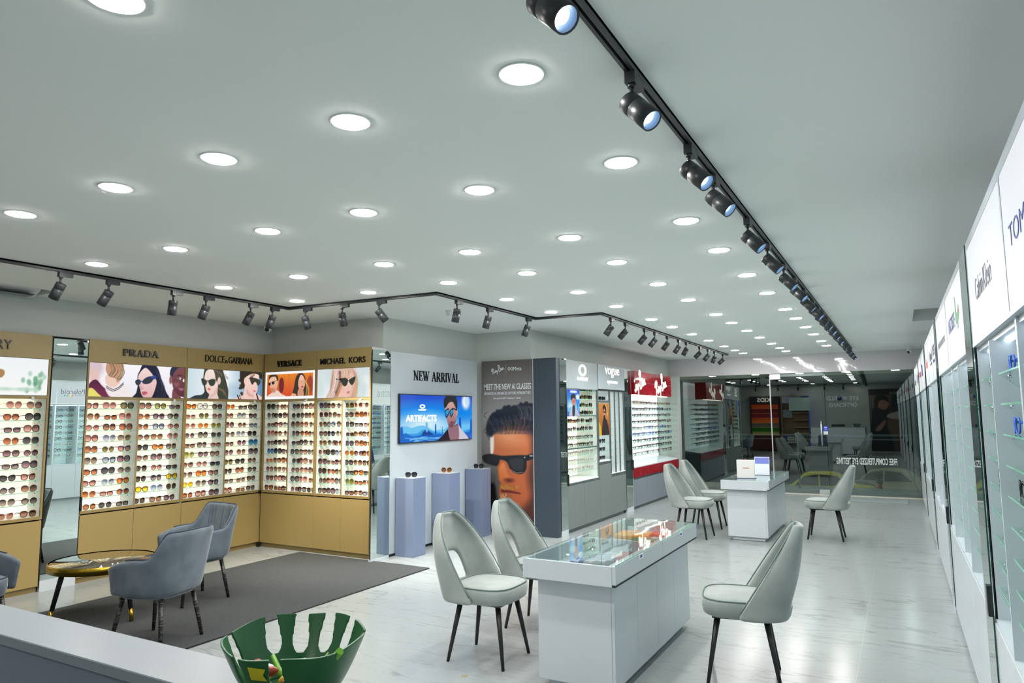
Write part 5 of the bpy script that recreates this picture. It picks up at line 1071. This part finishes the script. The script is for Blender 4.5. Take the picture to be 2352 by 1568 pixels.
for loc, rot, lab in (((-2.50, 4.90, 0), 0, 'sage velvet chair behind the first, left side of the near table'), ((-.93, 4.56, 0), R(190), 'sage velvet chair seen from the side, right of the near table'),
                      ((-2.45, 9.27, 0), R(-2), 'sage velvet chair nearer of two left of the far table'), ((-2.47, 10.15, 0), R(2), 'sage velvet chair farther of two left of the far table'), ((-.92, 9.87, 0), R(180), 'sage velvet chair right of the far table, by the glass door')):
    dup(ch, loc, rot, lab)
BLUEV = mottled('slate_velvet', (76, 88, 98), (98, 110, 120), 6, .85, (1, 1, 1), .5, .08); BPIPE = mat('slate_piping', (58, 68, 80), .8)
WRAP = mottled('dark_leg_film', (30, 30, 30), (110, 108, 104), 22, .25, (1, 1, 6), ramp=(.5, .75))
def tub_chair(loc, rot, label):
    t = thing('tub_armchair', label, 'armchair', loc, rot, 'slate velvet tub chairs'); N = 28; rows = 7
    def top(u):
        a = abs(u); h = .80
        if a > .36: q = min((a - .36) / .34, 1); q = q * q * (3 - 2 * q); h = .80 - .185 * q
        if a > .88: q = (a - .88) / .12; h -= .055 * q ** 2.2
        return h
    def pt(u, z):
        t_ = (z - .36) / .44; w_ = .235 + .05 * t_; xb = -.225 - .075 * t_; xf = .20 + .03 * t_; a = u * math.pi / 2
        return (xf + (xb - xf) * abs(math.cos(a)) ** .5, w_ * sgn_pow(math.sin(a), .45), z)
    U = [-1 + 2 * k / N for k in range(N + 1)]
    vs = [pt(u, .36 + (top(u) - .36) * r / rows) for r in range(rows + 1) for u in U]
    b = MB(); b.add(vs, [(r * (N + 1) + k, r * (N + 1) + k + 1, (r + 1) * (N + 1) + k + 1, (r + 1) * (N + 1) + k) for r in range(rows) for k in range(N)])
    o = link('shell', b.mesh('shell', BLUEV), t); subsurf(o, 1, .045)
    MB().tube([Vector(pt(u, top(u) + .001)) for u in U if abs(u) < .94], .0045, 6).build('piping', BPIPE, t)
    for k in range(-4, 5):
        u = k * .085; c = []
        for r in range(8):
            p = Vector(pt(u, .47 + (top(u) - .02 - .47) * r / 7)); c.append(p + Vector((.0225, -p.y * .03, 0)))
        MB().tube(c, .003, 5).build('channel_seam', BPIPE, t)
    b, rim = cushion(.225, .225, .335, .46, 3.6, .02, -.0, .95); b.build('seat', BLUEV, t); MB().tube(rim, .004, 6, closed=True).build('seat_piping', BPIPE, t)
    for sx in (-1, 1):
        for sy_ in (-1, 1): MB().tube([(.16 * sx, .155 * sy_, .345), (.215 * sx, .205 * sy_, 0)], [.018, .0125], 12).build('leg', WRAP, t)
    return t
tc = tub_chair((-4.77, 3.27, .0085), R(194), 'slate velvet tub chair with its back to the camera, beside the round table')
dup(tc, (-5.56, 4.14, .0085), R(264), 'slate velvet tub chair with channelled back, behind the round table')
dup(tc, (-5.84, 2.50, .0085), R(12), 'slate velvet tub chair cut off at the left photo edge')
# ---- round table
t = thing('coffee_table', 'round mirror-topped coffee table with brass rim and dark legs', 'table', (-5.76, 3.45, .0085), 0)
MB().lathe([(0, .447), (.385, .447), (.385, .452), (0, .452)], 48, 0).build('mirror_top', mat('bronze_mirror', (205, 192, 176), .015, metal=1.), t)
MB().lathe([(.385, .43), (.393, .393), (.393, .45), (.385, .4525)], 48, 0, caps=False).build('rim', BRASS, t); MB().lathe([(0, .438), (.385, .438), (.385, .446), (0, .446)], 48).build('tabletop_board', BLACKM, t)
for k in range(3):
    a = R(5 + 120 * k); c, q = math.cos(a), math.sin(a); p0 = Vector((.27 * c, .27 * q, .43)); p1 = Vector((.36 * c, .36 * q, 0)); pm = p0.lerp(p1, .78)
    lg = MB().tube([p0, pm], [.021, .0165], 12).build('leg', LEGB, t); MB().tube([pm, p1], [.0165, .0145], 12).build('leg_tip', BRASS, lg)
# ---- rug
CARPET = mottled('charcoal_carpet', (46, 49, 50), (75, 78, 79), 160, .95, bump=.5, ramp=(.3, .7), detail=2)
o = tag(MB().box(-6.32, -4.44, 1.9, 6.12, 0, .008).build('rug', CARPET), 'large charcoal carpet under the armchairs and round table', 'rug')
MB().box(-4.44, -4.428, 1.9, 6.12, 0, .008).box(-6.33, -6.32, 1.9, 6.12, 0, .008).box(-6.32, -4.44, 6.12, 6.13, 0, .008).build('binding', BLACKP, o)
tag(MB().box(-1.62, .02, 14.0, 14.62, 0, .012).build('door_mat', mottled('grey_mat', (126, 136, 136), (140, 150, 150), 120, .95)), 'grey mat on the floor before the glass door', 'mat')

tag(MB().lathe([(0, .0), (.022, .0), (.016, .004), (.007, .003), (0, .006)], 9, smooth=False).build('floor_patch', mat('patch_beige', (150, 140, 112), .8), None, (-2.45, 3.757, .0005)), 'tiny beige scrap in the floor in front of the nearest sage chair', 'patch')  # raised disc standing in for a small broken patch of floor

# ================================================================== DISPLAY TABLES
def display_table(x0, y0, label):
    """top box x0..x0+.58, y0..y0+1.76"""
    t = thing('display_table', label, 'display table', (x0, y0, 0), 0, 'white display tables'); W, L, z0, z1 = .585, 1.76, .64, .76
    MB().box(0, .022, 0, L, z0, z1 - .008).box(.022, W - .022, 0, .022, z0, z1 - .008).box(.022, W - .022, L - .022, L, z0, z1 - .008).box(W - .05, W - .022, .022, L - .022, z0, z1 - .008).build('top_frame', WHITE, t, bev=.0015)
    MB().box(.022, W - .05, .022, L - .022, z0 + .004, z0 + .016).build('tray_floor', mat('tray_grey', (176, 188, 192), .5), t); MB().box(.022, W - .05, L / 2 - .008, L / 2 + .008, z0 + .016, z1 - .02).build('tray_divider', WHITE, t)
    for k in range(2):
        a, c = L * k / 2 + .003, L * (k + 1) / 2 - .003
        d = MB().box(W - .022, W, a, c, z0 + .012, z1 - .008).build('drawer_front', WHITE, t, bev=.001); m_ = (a + c) / 2
        MB().box(W - .001, W + .003, m_ - .035, m_ + .035, z1 - .04, z1 - .01).build('finger_notch', mat('notch_white', (236, 242, 248), .3), d); MB().box(W + .003, W + .0045, m_ - .022, m_ + .012, z1 - .03, z1 - .014).build('notch_sticker', mat('notch_blue', (70, 80, 150), .4), d)
    MB().box(W - .02, W - .002, .0, L, z0, z0 + .01).build('shadow_gap', DARK, t)
    MB().box(.002, W - .002, .002, L - .002, z1 - .006, z1).build('glass_top', GTOP, t); MB().box(W - .002, W, .002, L - .002, z1 - .006, z1).build('glass_edge', GEDGE, t)
    MB().box(.055, W - .065, .09, L - .1, .05, .625).build('body', WHITE, t, bev=.0015); MB().box(.06, W - .07, .1, L - .11, .625, .64).build('neck_gap', mat('neck_grey', (150, 160, 160), .5), t)
    for k in range(4): MB().box(W - .064, W - .046, .09 + (L - .19) * k / 4 + .0015, .09 + (L - .19) * (k + 1) / 4 - .0015, .055, .622).build('door', WHITE, t, bev=.001)
    MB().box(.1, W - .09, .13, L - .16, 0.004, .05).build('plinth', WHITE, t); MB().box(.1, W - .09, .13, L - .16, 0, .004).build('plinth_seal', BLACKP, t)
    return t
display_table(-2.025, 3.74, 'near white display table with glass top and sample cases')
display_table(-2.065, 9.14, 'far white display table with a card standing on it')
def flat_case(x, y, w_, l, h, rot, col, label, name='lens_case', extra=None):
    t = tag(MB().box(-w_ / 2, w_ / 2, -l / 2, l / 2, 0, h).build(name, mat('case_%d_%d_%d' % col, col, .35), None, (x, y, .656), rot, .004), label, name.split('_')[-1], 'items inside the near table')
    if extra == 'label': MB().box(-.03, .03, -.015, .015, h, h + .001).build('label_mark', mat('case_print', (150, 60, 40), .5), t)
    if extra == 'grid':
        g = MB()
        for i in range(4): g.box(-w_ / 2 + .015, w_ / 2 - .015, -l / 2 + .02 + i * (l - .04) / 4, -l / 2 + .01 + (i + 1) * (l - .04) / 4, h, h + .002)
        g.build('tray_inlay', mat('inlay_grey', (150, 160, 176), .3), t)
    return t
flat_case(-1.86, 5.24, .26, .24, .03, .1, (226, 150, 40), 'orange-yellow flat case at the far end inside the near table', extra='label')
flat_case(-1.70, 5.38, .16, .12, .02, -.2, (206, 84, 36), 'small orange case behind the yellow one inside the near table')
flat_case(-1.64, 5.02, .30, .14, .03, .15, (20, 120, 70), 'green flat case in front of the yellow one inside the near table')
flat_case(-1.72, 4.84, .30, .12, .03, .1, (74, 50, 104), 'purple flat case in front of the green one inside the near table')
flat_case(-1.62, 4.42, .14, .3, .02, .05, (132, 52, 58), 'dark red folder inside the near table beside the divider', 'sample_folder')
flat_case(-1.76, 4.24, .24, .26, .03, .25, (46, 62, 96), 'navy sample tray in the middle of the near table', 'sample_tray', 'grid')
flat_case(-1.88, 4.02, .08, .06, .03, .3, (24, 50, 70), 'small dark box at the near end inside the near table', 'lens_box')
for k, (x, y, rz, ln) in enumerate(((-1.74, 3.93, .3, 'amber'), (-1.62, 4.0, .5, 'smoke'))): sunglasses('big', 'tortoise', ln, (x, y, .657), rz, 'dark sunglasses under the glass at the near end, %s one' % ('left', 'right')[k], 'items inside the near table')
# things on the far table
t = tag(MB().box(-.11, .11, -.02, .02, 0, .235).build('display_card', mat('card_white', (224, 224, 220), .5), None, (-1.80, 9.42, .761), R(6), .004), 'white upright card with a small red word on the far table', 'display card')
text('card_lettering', 'CARRERA', -.035, .045, .125, .14, -.02, .002, REDL, t); MB().box(-.11, .125, -.03, .04, -.0005, .006).build('card_foot', mat('foot_navy', (60, 66, 110), .4), t, (0, 0, 0)); MB().tube([(0, 0, .235), (0, 0, .246)], .009, 10).build('pin', REDL, t)
t = thing('tent_card', 'dark blue tent card with pale picture side on the far table', 'tent card', (-1.70, 10.05, .761), R(4))
b = MB(); b.add([(-.1, -.07, 0), (.1, -.07, 0), (.1, 0, .25), (-.1, 0, .25), (-.1, .07, 0), (.1, .07, 0)], [(0, 1, 2, 3), (3, 2, 5, 4), (1, 5, 2), (0, 3, 4), (0, 4, 5, 1)]); b.build('card_body', mat('tent_navy', (36, 40, 92), .4), t)
b = MB(); b.add([(-.096, -.0705, .004), (.096, -.0705, .004), (.096, -.004, .24), (-.096, -.004, .24)], [(0, 1, 2, 3)]); b.build('card_face', mat('tent_pale', (206, 214, 224), .4), t)
b = MB(); b.add([(-.09, -.0305, .15), (.09, -.0305, .15), (.09, -.0075, .232), (-.09, -.0075, .232)], [(0, 1, 2, 3)]); b.build('card_picture', mat('tent_blue', (96, 110, 190), .4), t)

# ================================================================== RECEPTION COUNTER AND GREEN BOWL
t = thing('reception_counter', 'white reception counter ledge across the lower left corner', 'counter', (-2.70, .955, 0), 0)
MB().box(0, 1.93, 0, .15, 1.035, 1.06).build('ledge', mat('counter_top_white', (142, 151, 158), .3), t, bev=.002)
MB().box(.01, 1.92, .012, .04, .0, 1.035).build('inner_panel', mat('counter_grey', (124, 134, 151), .4), t)
MB().box(.0, 1.93, .10, .14, .79, 1.035).box(0, 1.93, .10, .14, .62, .765).box(0, 1.93, .12, .13, .05, 1.03).build('front_panels', WHITE, t); MB().box(.02, 1.91, .11, .125, .05, .6).build('front_recess', mat('front_charcoal', (70, 78, 80), .5), t)
MB().box(-.0, .03, .012, .14, 0, 1.035).box(1.90, 1.93, .012, .14, 0, 1.035).build('end_panel', WHITE, t)
BC = Vector((-1.075, 1.035, 1.0605)); GRN = mat('green_bowl_plastic', (30, 100, 52), .32)
t = thing('fruit_bowl', 'green slotted leaf-shaped plastic bowl on the counter ledge', 'bowl', BC, 0)
b = MB(); NB = 300; RB = 36; slots = [(158, 8, 1), (130, 8, 1.05), (103, 8, 1.05), (76, 7, 1), (206, 7, 1), (266, 4.5, .9), (301, 6, .9), (38, 6, .9)]
def brim(a): return .112 + .006 * math.sin(a - R(46)) + .003 * math.sin(5 * a)
vs = []
for r in range(RB + 1):
    f = r / RB
    for k in range(NB):
        a = 2 * math.pi * k / NB; rad = .078 + (.136 - .078) * f ** .75; vs.append((rad * math.cos(a), rad * math.sin(a), .004 + (brim(a) - .004) * f))
fs = []
for r in range(RB):
    for k in range(NB):
        a = math.degrees(2 * math.pi * (k + .5) / NB); f = (r + .5) / RB; hole = False
        for c0, hw, dp in slots:
            lo = 1 - .62 * dp; d_ = abs((a - c0 + 180) % 360 - 180)
            if f > lo:
                q = (f - lo) / (1 - lo); wd = hw * (math.sqrt(max(0, 1 - (1 - min(q / .3, 1)) ** 2)) * (1 if q < .3 else 1 - .42 * (q - .3) / .7))
                if d_ < wd: hole = True
        if not hole: fs.append((r * NB + k, r * NB + (k + 1) % NB, (r + 1) * NB + (k + 1) % NB, (r + 1) * NB + k))
b.add(vs, fs, 0, True); o = link('bowl_wall', b.mesh('bowl_wall', GRN), t)
md = o.modifiers.new('relax', 'SMOOTH'); md.factor = .5; md.iterations = 8
md = o.modifiers.new('thickness', 'SOLIDIFY'); md.thickness = .004; md.offset = 0
MB().lathe([(0, .001), (.06, .001), (.079, .004), (.076, .007), (0, .006)], 40).build('bowl_base', GRN, t)
MB().stroke([(0, 0), (.001, 0)], .001, 0, .001)
lf = mat('lime_stem_plastic', (120, 184, 50), .35)
for k, (a0, r0, r1, z0, z1, w_) in enumerate(((R(-8), .045, .138, .03, .105, .012), (R(-20), .03, .11, .02, .04, .01), (R(165), .03, .09, .015, .05, .008), (R(95), .03, .125, .01, .055, .006))):
    MB().tube([(r0 * math.cos(a0), r0 * math.sin(a0), z0), ((r0 + r1) / 2 * math.cos(a0), (r0 + r1) / 2 * math.sin(a0), (z0 + z1) / 2 - .006), (r1 * math.cos(a0), r1 * math.sin(a0), z1)], [w_, w_ * .8, w_ * .6], 8).build('stem', lf, t)
yl = mat('yellow_label', (206, 196, 20), .5); a0 = R(286)
b = MB(); b.add([((.0835 + .058 * ((.066 + z) / .112) ** .75) * math.cos(a0 + d), (.0835 + .058 * ((.066 + z) / .112) ** .75) * math.sin(a0 + d), .066 + z) for d, z in ((-.13, .0), (.14, .0), (.09, .012), (.14, .024), (-.13, .026))], [(0, 1, 2, 4), (4, 2, 3)]); b.build('yellow_label', yl, t)
for k in range(14):
    a = R(rnd.uniform(200, 330)); r_ = rnd.uniform(.03, .085); col = ((230, 228, 224), (226, 190, 60), (190, 70, 50), (226, 222, 230), (150, 80, 40), (240, 236, 236))[k % 6]
    M3 = Matrix.Rotation(rnd.uniform(0, 3), 3, 'Z') @ Matrix.Rotation(R(90), 3, 'Y')
    o = MB().lathe([(0, -.024), (.004, -.022), (.009, -.015), (.011, 0), (.009, .015), (.004, .022), (0, .024)], 10, 0, (0, 0, 0), M3).build('wrapped_sweet', mat('sweet_%d' % (k % 6), col, .3), None, BC + Vector((r_ * math.cos(a), r_ * math.sin(a), .02 + .022 * (k % 3))))
    tag(o, '%s wrapped sweet lying in the green bowl' % ('white', 'yellow', 'red', 'pale lilac', 'brown', 'ivory')[k % 6], 'sweet', 'sweets in the green bowl')

# ================================================================== REAR WALL (seen in the shopfront reflection)
RX = R(180)   # local x runs towards -x, front faces +y
t = thing('children_display', 'dark wood display with coloured shelves and lit white word, in reflection', 'display shelf', (-4.03, YB + .38, 0), RX); W = 1.18
MB().box(0, W, .34, .36, .05, 2.3).box(0, .03, .0, .34, .05, 2.3).box(W - .03, W, 0, .34, .05, 2.3).build('carcass', mat('dark_cherry', (70, 26, 28), .3), t)
MB().box(0, W, -.02, .05, 1.98, 2.3).build('header_panel', mat('header_dark', (30, 26, 28), .3), t)
text('sign_lettering', 'KIDS', .33, .86, 2.06, 2.24, -.02, .015, LETL, t, bold=.02)
for k, (z0, z1, col) in enumerate(((1.78, 1.96, (232, 84, 20)), (1.58, 1.77, (130, 14, 24)), (1.38, 1.57, (150, 10, 40)), (1.18, 1.37, (240, 110, 16)), (.98, 1.17, (120, 120, 104)), (.8, .97, (30, 130, 20)), (.68, .79, (200, 196, 110)))):
    MB().box(.03, W - .03, .3, .33, z0, z1).build('coloured_back', mat('kids_back_%d' % k, col, .4, emit=col, estr=.35, sample=False), t); MB().box(.03, W - .03, .03, .32, z0 - .012, z0).build('shelf', mat('kids_shelf', (226, 190, 120), .4), t)
MB().box(0, W, .0, .34, .05, .66).build('base_panel', mat('cherry_base', (84, 28, 30), .3), t)
t = thing('lens_display', 'blue-edged lens display cabinet on the rear wall, in reflection', 'display shelf', (-2.87, YB + .34, 0), RX); W = 1.1
MB().box(0, W, .3, .32, .3, 2.3).box(W - .06, W, 0, .3, .3, 2.3).build('carcass', mat('oak_side', (132, 108, 78), .4), t); MB().box(0, .03, 0, .3, .3, 2.3).build('blue_edge', mat('blue_edge_lit', (40, 70, 180), .3, emit=(50, 90, 230), estr=.5, sample=False), t)
MB().box(.03, W - .06, .0, .02, 2.0, 2.28).build('header_poster', mat('header_lilac', (180, 176, 206), .4), t); MB().box(.03, .3, -.002, .0, 2.0, 2.28).build('header_block', mat('header_blue', (36, 56, 140), .4), t)
for z in (1.6, 1.3, 1.0, .75): MB().box(.03, .62, .03, .3, z - .02, z).build('shelf', mat('kids_shelf', (226, 190, 120), .4), t)
MB().box(.66, 1.02, .02, .04, 1.4, 1.72).build('dial_board', mat('dial_grey', (150, 160, 170), .4), t); b = MB()
for k in range(9): b.box(.84 + .11 * math.cos(k * .7) - .015, .84 + .11 * math.cos(k * .7) + .015, .016, .02, 1.56 + .11 * math.sin(k * .7) - .015, 1.56 + .11 * math.sin(k * .7) + .015)
b.build('dial_marks', mat('dial_dark', (40, 44, 56), .4), t)
b = MB()
for i in range(5):
    for j in range(3): b.box(.45 + i * .09, .52 + i * .09, -.012, -.004, .34 + j * .1, .41 + j * .1)
MB().box(.4, .98, -.004, .02, .3, .66).build('sample_board', mat('board_blue', (40, 60, 150), .4), t); b.build('sample_tiles', mat('tile_cream', (226, 216, 150), .4), t)
tag(MB().box(-.41, .41, 0, .02, 0, .54).build('notice_board', mat('board_pale', (196, 222, 214), .5), None, (-3.225, YB + .42, 1.68), RX), 'plain pale board hanging before the rear display, in reflection', 'board')
t = thing('wall_sign', 'white shop name lettering with a blue globe on the rear wall, in reflection', 'sign', (-1.02, YB + .012, 0), RX)
wl2 = mat('sign_white_glow', (224, 228, 228), .4, emit=(235, 240, 240), estr=.45, sample=False)  # faint glow put into the letters so they show in the glass
text('sign_lettering', 'EYE', .0, .34, 2.09, 2.26, 0, .02, wl2, t, bold=.02); text('sign_lettering', 'W', .41, .6, 2.09, 2.26, 0, .02, wl2, t, bold=.02); text('sign_lettering', 'RLD', .79, 1.18, 2.09, 2.26, 0, .02, wl2, t, bold=.02); text('sign_lettering', 'OPTICIANS', .06, 1.1, 1.81, 1.99, 0, .02, wl2, t, bold=.02)
MB().lathe([(0, -.09), (.05, -.075), (.08, -.04), (.09, 0), (.08, .04), (.05, .075), (0, .09)], 24, 0, (.69, -.02, 2.175)).build('globe', mat('globe_blue', (40, 60, 170), .3), t)
b = MB(); b.lathe([(0, .03), (.05, .025), (.07, .0), (.04, -.02), (0, -.03)], 12, 0, (.70, -.075, 2.21)); b.build('globe_land', mat('globe_grey', (190, 196, 200), .4), t)
t = thing('wall_poster', 'dim poster of a dark-haired person in profile on the rear wall, in reflection', 'poster', (.55, YB + .03, 0), RX)
pic_reader().build('print', PRINT, 0, 1.2, .05, 2.52, 0, t, .02)
text('poster_lettering', 'Crizal Rock', .08, .46, 2.3, 2.42, 0, .002, wv, t)
t = thing('desk_chair', 'black desk chair behind the reception counter, in reflection', 'chair', (-1.75, .1, 0), 0)
MB().box(-.24, .24, -.05, .05, .62, 1.14).build('backrest', BLACKM, t, bev=.03, seg=3); MB().box(-.24, .24, -.02, .42, .45, .53).build('seat', BLACKM, t, bev=.03, seg=3); MB().tube([(0, .2, .45), (0, .2, .06)], .03, 12).build('column', CHROME, t)
for k in range(5): a = R(72 * k); MB().tube([(0, .2, .07), (.28 * math.cos(a), .2 + .28 * math.sin(a), .035)], [.025, .02], 8).build('foot', BLACKP, t)

# ================================================================== STREET OUTSIDE (night)
GZ = -2.3
struct(MB().box(-40, 40, 16.9, 60, GZ - .1, GZ).build('street_ground', mat('asphalt_night', (70, 74, 72), .9)), 'dark street surface beyond the glass', 'street')
struct(MB().box(-9, 5, 15.12, 16.9, -.3, -.02).build('porch_floor', mat('porch_tile', (120, 128, 124), .5)), 'porch floor outside the shopfront', 'floor')
struct(MB().box(-9, 5, 15.11, 16.6, 2.41, 2.5).build('porch_soffit', mat('porch_cream', (226, 222, 196), .7)), 'cream porch soffit over the shopfront', 'ceiling')
for k, x in enumerate((-3.55, -2.65, -1.78, -.92, -.05)):
    if k == 0:
        pl = thing('porch_downlight', 'round porch light outside the glass, first from the left', 'porch light', (x, 15.35, 2.409), 0, 'porch lights'); link('trim_ring', trim_me, pl); link('diffuser', dif_me, pl)
    else: dup(pl, (x, 15.35, 2.409), 0, 'round porch light outside the glass, %s from the left' % ORD[k])
t = thing('handrail', 'black metal handrail crossing behind the shopfront glass', 'railing', (0, 16.3, 0), 0)
MB().box(-5, 2.5, -.025, .025, 1.10, 1.14).build('top_rail', BLACKM, t); MB().box(-5, 2.5, -.012, .012, 1.02, 1.045).build('lower_rail', BLACKM, t)
for x in (-4.9, -2.0, .9): MB().box(x - .02, x + .02, -.02, .02, -.02, 1.1).build('post', BLACKM, t)
def car(loc, rot, paint, label):
    t = thing('car', label, 'car', loc, rot, 'cars outside the glass'); L = 2.1
    prof = cat([(-L, .35), (-L * .98, .72), (-1.55, .82), (-1.1, .9), (-.62, 1.36), (-.1, 1.46), (.7, 1.42), (1.35, 1.0), (1.95, .92), (L, .7), (L, .36), (1.5, .28), (-1.5, .28)], 3, True)
    b = MB(); n = len(prof); rr = [(-.84, .9), (-.86, 1), (.86, 1), (.84, .9)]
    vs = []
    for y, s_ in rr:
        for x, z in prof: tw = 1 - .16 * max(0, (z - .85) / .6); vs.append((x * (1 if s_ == 1 else .985), y * tw, z if s_ == 1 else .3 + (z - .3) * .98))
    fs = [(i * n + k, i * n + (k + 1) % n, (i + 1) * n + (k + 1) % n, (i + 1) * n + k) for i in range(3) for k in range(n)] + [tuple(range(n)), tuple(range(4 * n - 1, 3 * n - 1, -1))]
    b.add(vs, fs, 0, True); b.build('body', paint, t)
    win = mat('car_glass', (24, 30, 32), .05)
    for sg in (-1, 1):
        w_ = MB(); w_.add([(x, sg * (.872 * (1 - .16 * max(0, (z - .85) / .6)) + .004), z) for x, z in ((-.95, .95), (-.58, 1.3), (-.08, 1.38), (-.08, .94))], [(0, 1, 2, 3)]); w_.add([(x, sg * (.872 * (1 - .16 * max(0, (z - .85) / .6)) + .004), z) for x, z in ((0, .94), (0, 1.38), (.62, 1.34), (1.1, .98))], [(0, 1, 2, 3)]); w_.build('side_window', win, t)
    for x in (-1.3, 1.3):
        for sg in (-1, 1): MB().lathe([(0, -.1), (.2, -.1), (.31, -.09), (.31, .09), (.2, .1), (0, .1)], 20, 0, (x, sg * .78, .31), Matrix.Rotation(R(90), 3, 'X')).build('wheel', BLACKP, t)
    for sg in (-1, 1): MB().box(-L - .01, -L + .05, sg * .6 - .14, sg * .6 + .14, .58, .7).build('headlamp', mat('car_lamp', (220, 220, 200), .2, emit=(255, 230, 160), estr=.4, sample=False), t)
    return t
car((-3.1, 32.0, GZ), R(4), mat('taxi_yellow', (206, 206, 20), .25), 'yellow taxi parked in the street below the glass door')
car((-.5, 35.0, GZ), R(-20), mat('car_cream', (190, 196, 180), .25), 'pale car parked at the right behind the taxi')
t = thing('person', 'dark-haired person in a red shirt passing in the street, low behind the glass', 'person', (-.72, 25.0, GZ), R(180))
sk = bpy.data.meshes.new('body'); P = [(0, 0, .9), (0, 0, 1.15), (0, 0, 1.38), (0, 0, 1.5), (0, 0, 1.62), (.18, 0, 1.4), (.24, 0, 1.15), (.22, -.12, .95), (-.18, 0, 1.4), (-.24, 0, 1.15), (-.22, -.12, .95), (.1, 0, .85), (.11, 0, .45), (.11, 0, .05), (-.1, 0, .85), (-.11, 0, .45), (-.11, 0, .05), (.11, -.14, .03), (-.11, -.14, .03)]
sk.from_pydata(P, [(0, 1), (1, 2), (2, 3), (3, 4), (2, 5), (5, 6), (6, 7), (2, 8), (8, 9), (9, 10), (0, 11), (11, 12), (12, 13), (0, 14), (14, 15), (15, 16), (13, 17), (16, 18)], [])
sk.materials.append(mat('red_shirt', (150, 40, 44), .8)); o = link('body', sk, t); o.modifiers.new('skin', 'SKIN')
for v, r_ in zip(sk.skin_vertices[0].data, (.15, .15, .15, .06, .09, .07, .05, .04, .07, .05, .04, .09, .065, .05, .09, .065, .05, .04, .04)): v.radius = (r_, r_ * .8)
sk.skin_vertices[0].data[0].use_root = True; o.modifiers.new('smooth', 'SUBSURF').levels = 1
MB().lathe([(0, -.12), (.05, -.11), (.085, -.03), (.09, .04), (.06, .1), (0, .12)], 20, 0, (0, -.01, 1.68)).build('head', mat('skin_brown', (140, 96, 72), .6), t); MB().lathe([(.09, .0), (.102, .04), (.08, .11), (0, .14)], 20, 0, (0, .01, 1.68)).build('hair', mat('hair_black', (22, 20, 20), .7), t)
t = thing('street_lamp', 'street lamp moved in front of the parked cars to light them', 'street lamp', (-7.6, 25, GZ), 0)  # distant street light, moved nearer and strengthened to light the cars
MB().tube([(0, 0, 0), (0, 0, 4.2)], [.08, .05], 12).build('post', BLACKM, t); MB().tube([(0, 0, 4.2), (0, -.5, 4.4), (0, -1.2, 4.45)], .04, 8).build('arm', BLACKM, t); MB().box(-.12, .12, -1.7, -1.1, 4.38, 4.46).build('lamp_head', mat('street_lamp_lit', (255, 240, 200), .4, emit=(255, 236, 190), estr=1300), t)
struct(MB().box(-40, 40, 48, 49, GZ, 9).build('building_opposite', mat('far_facade', (58, 66, 64), .9)), 'dark facade across the street', 'building')
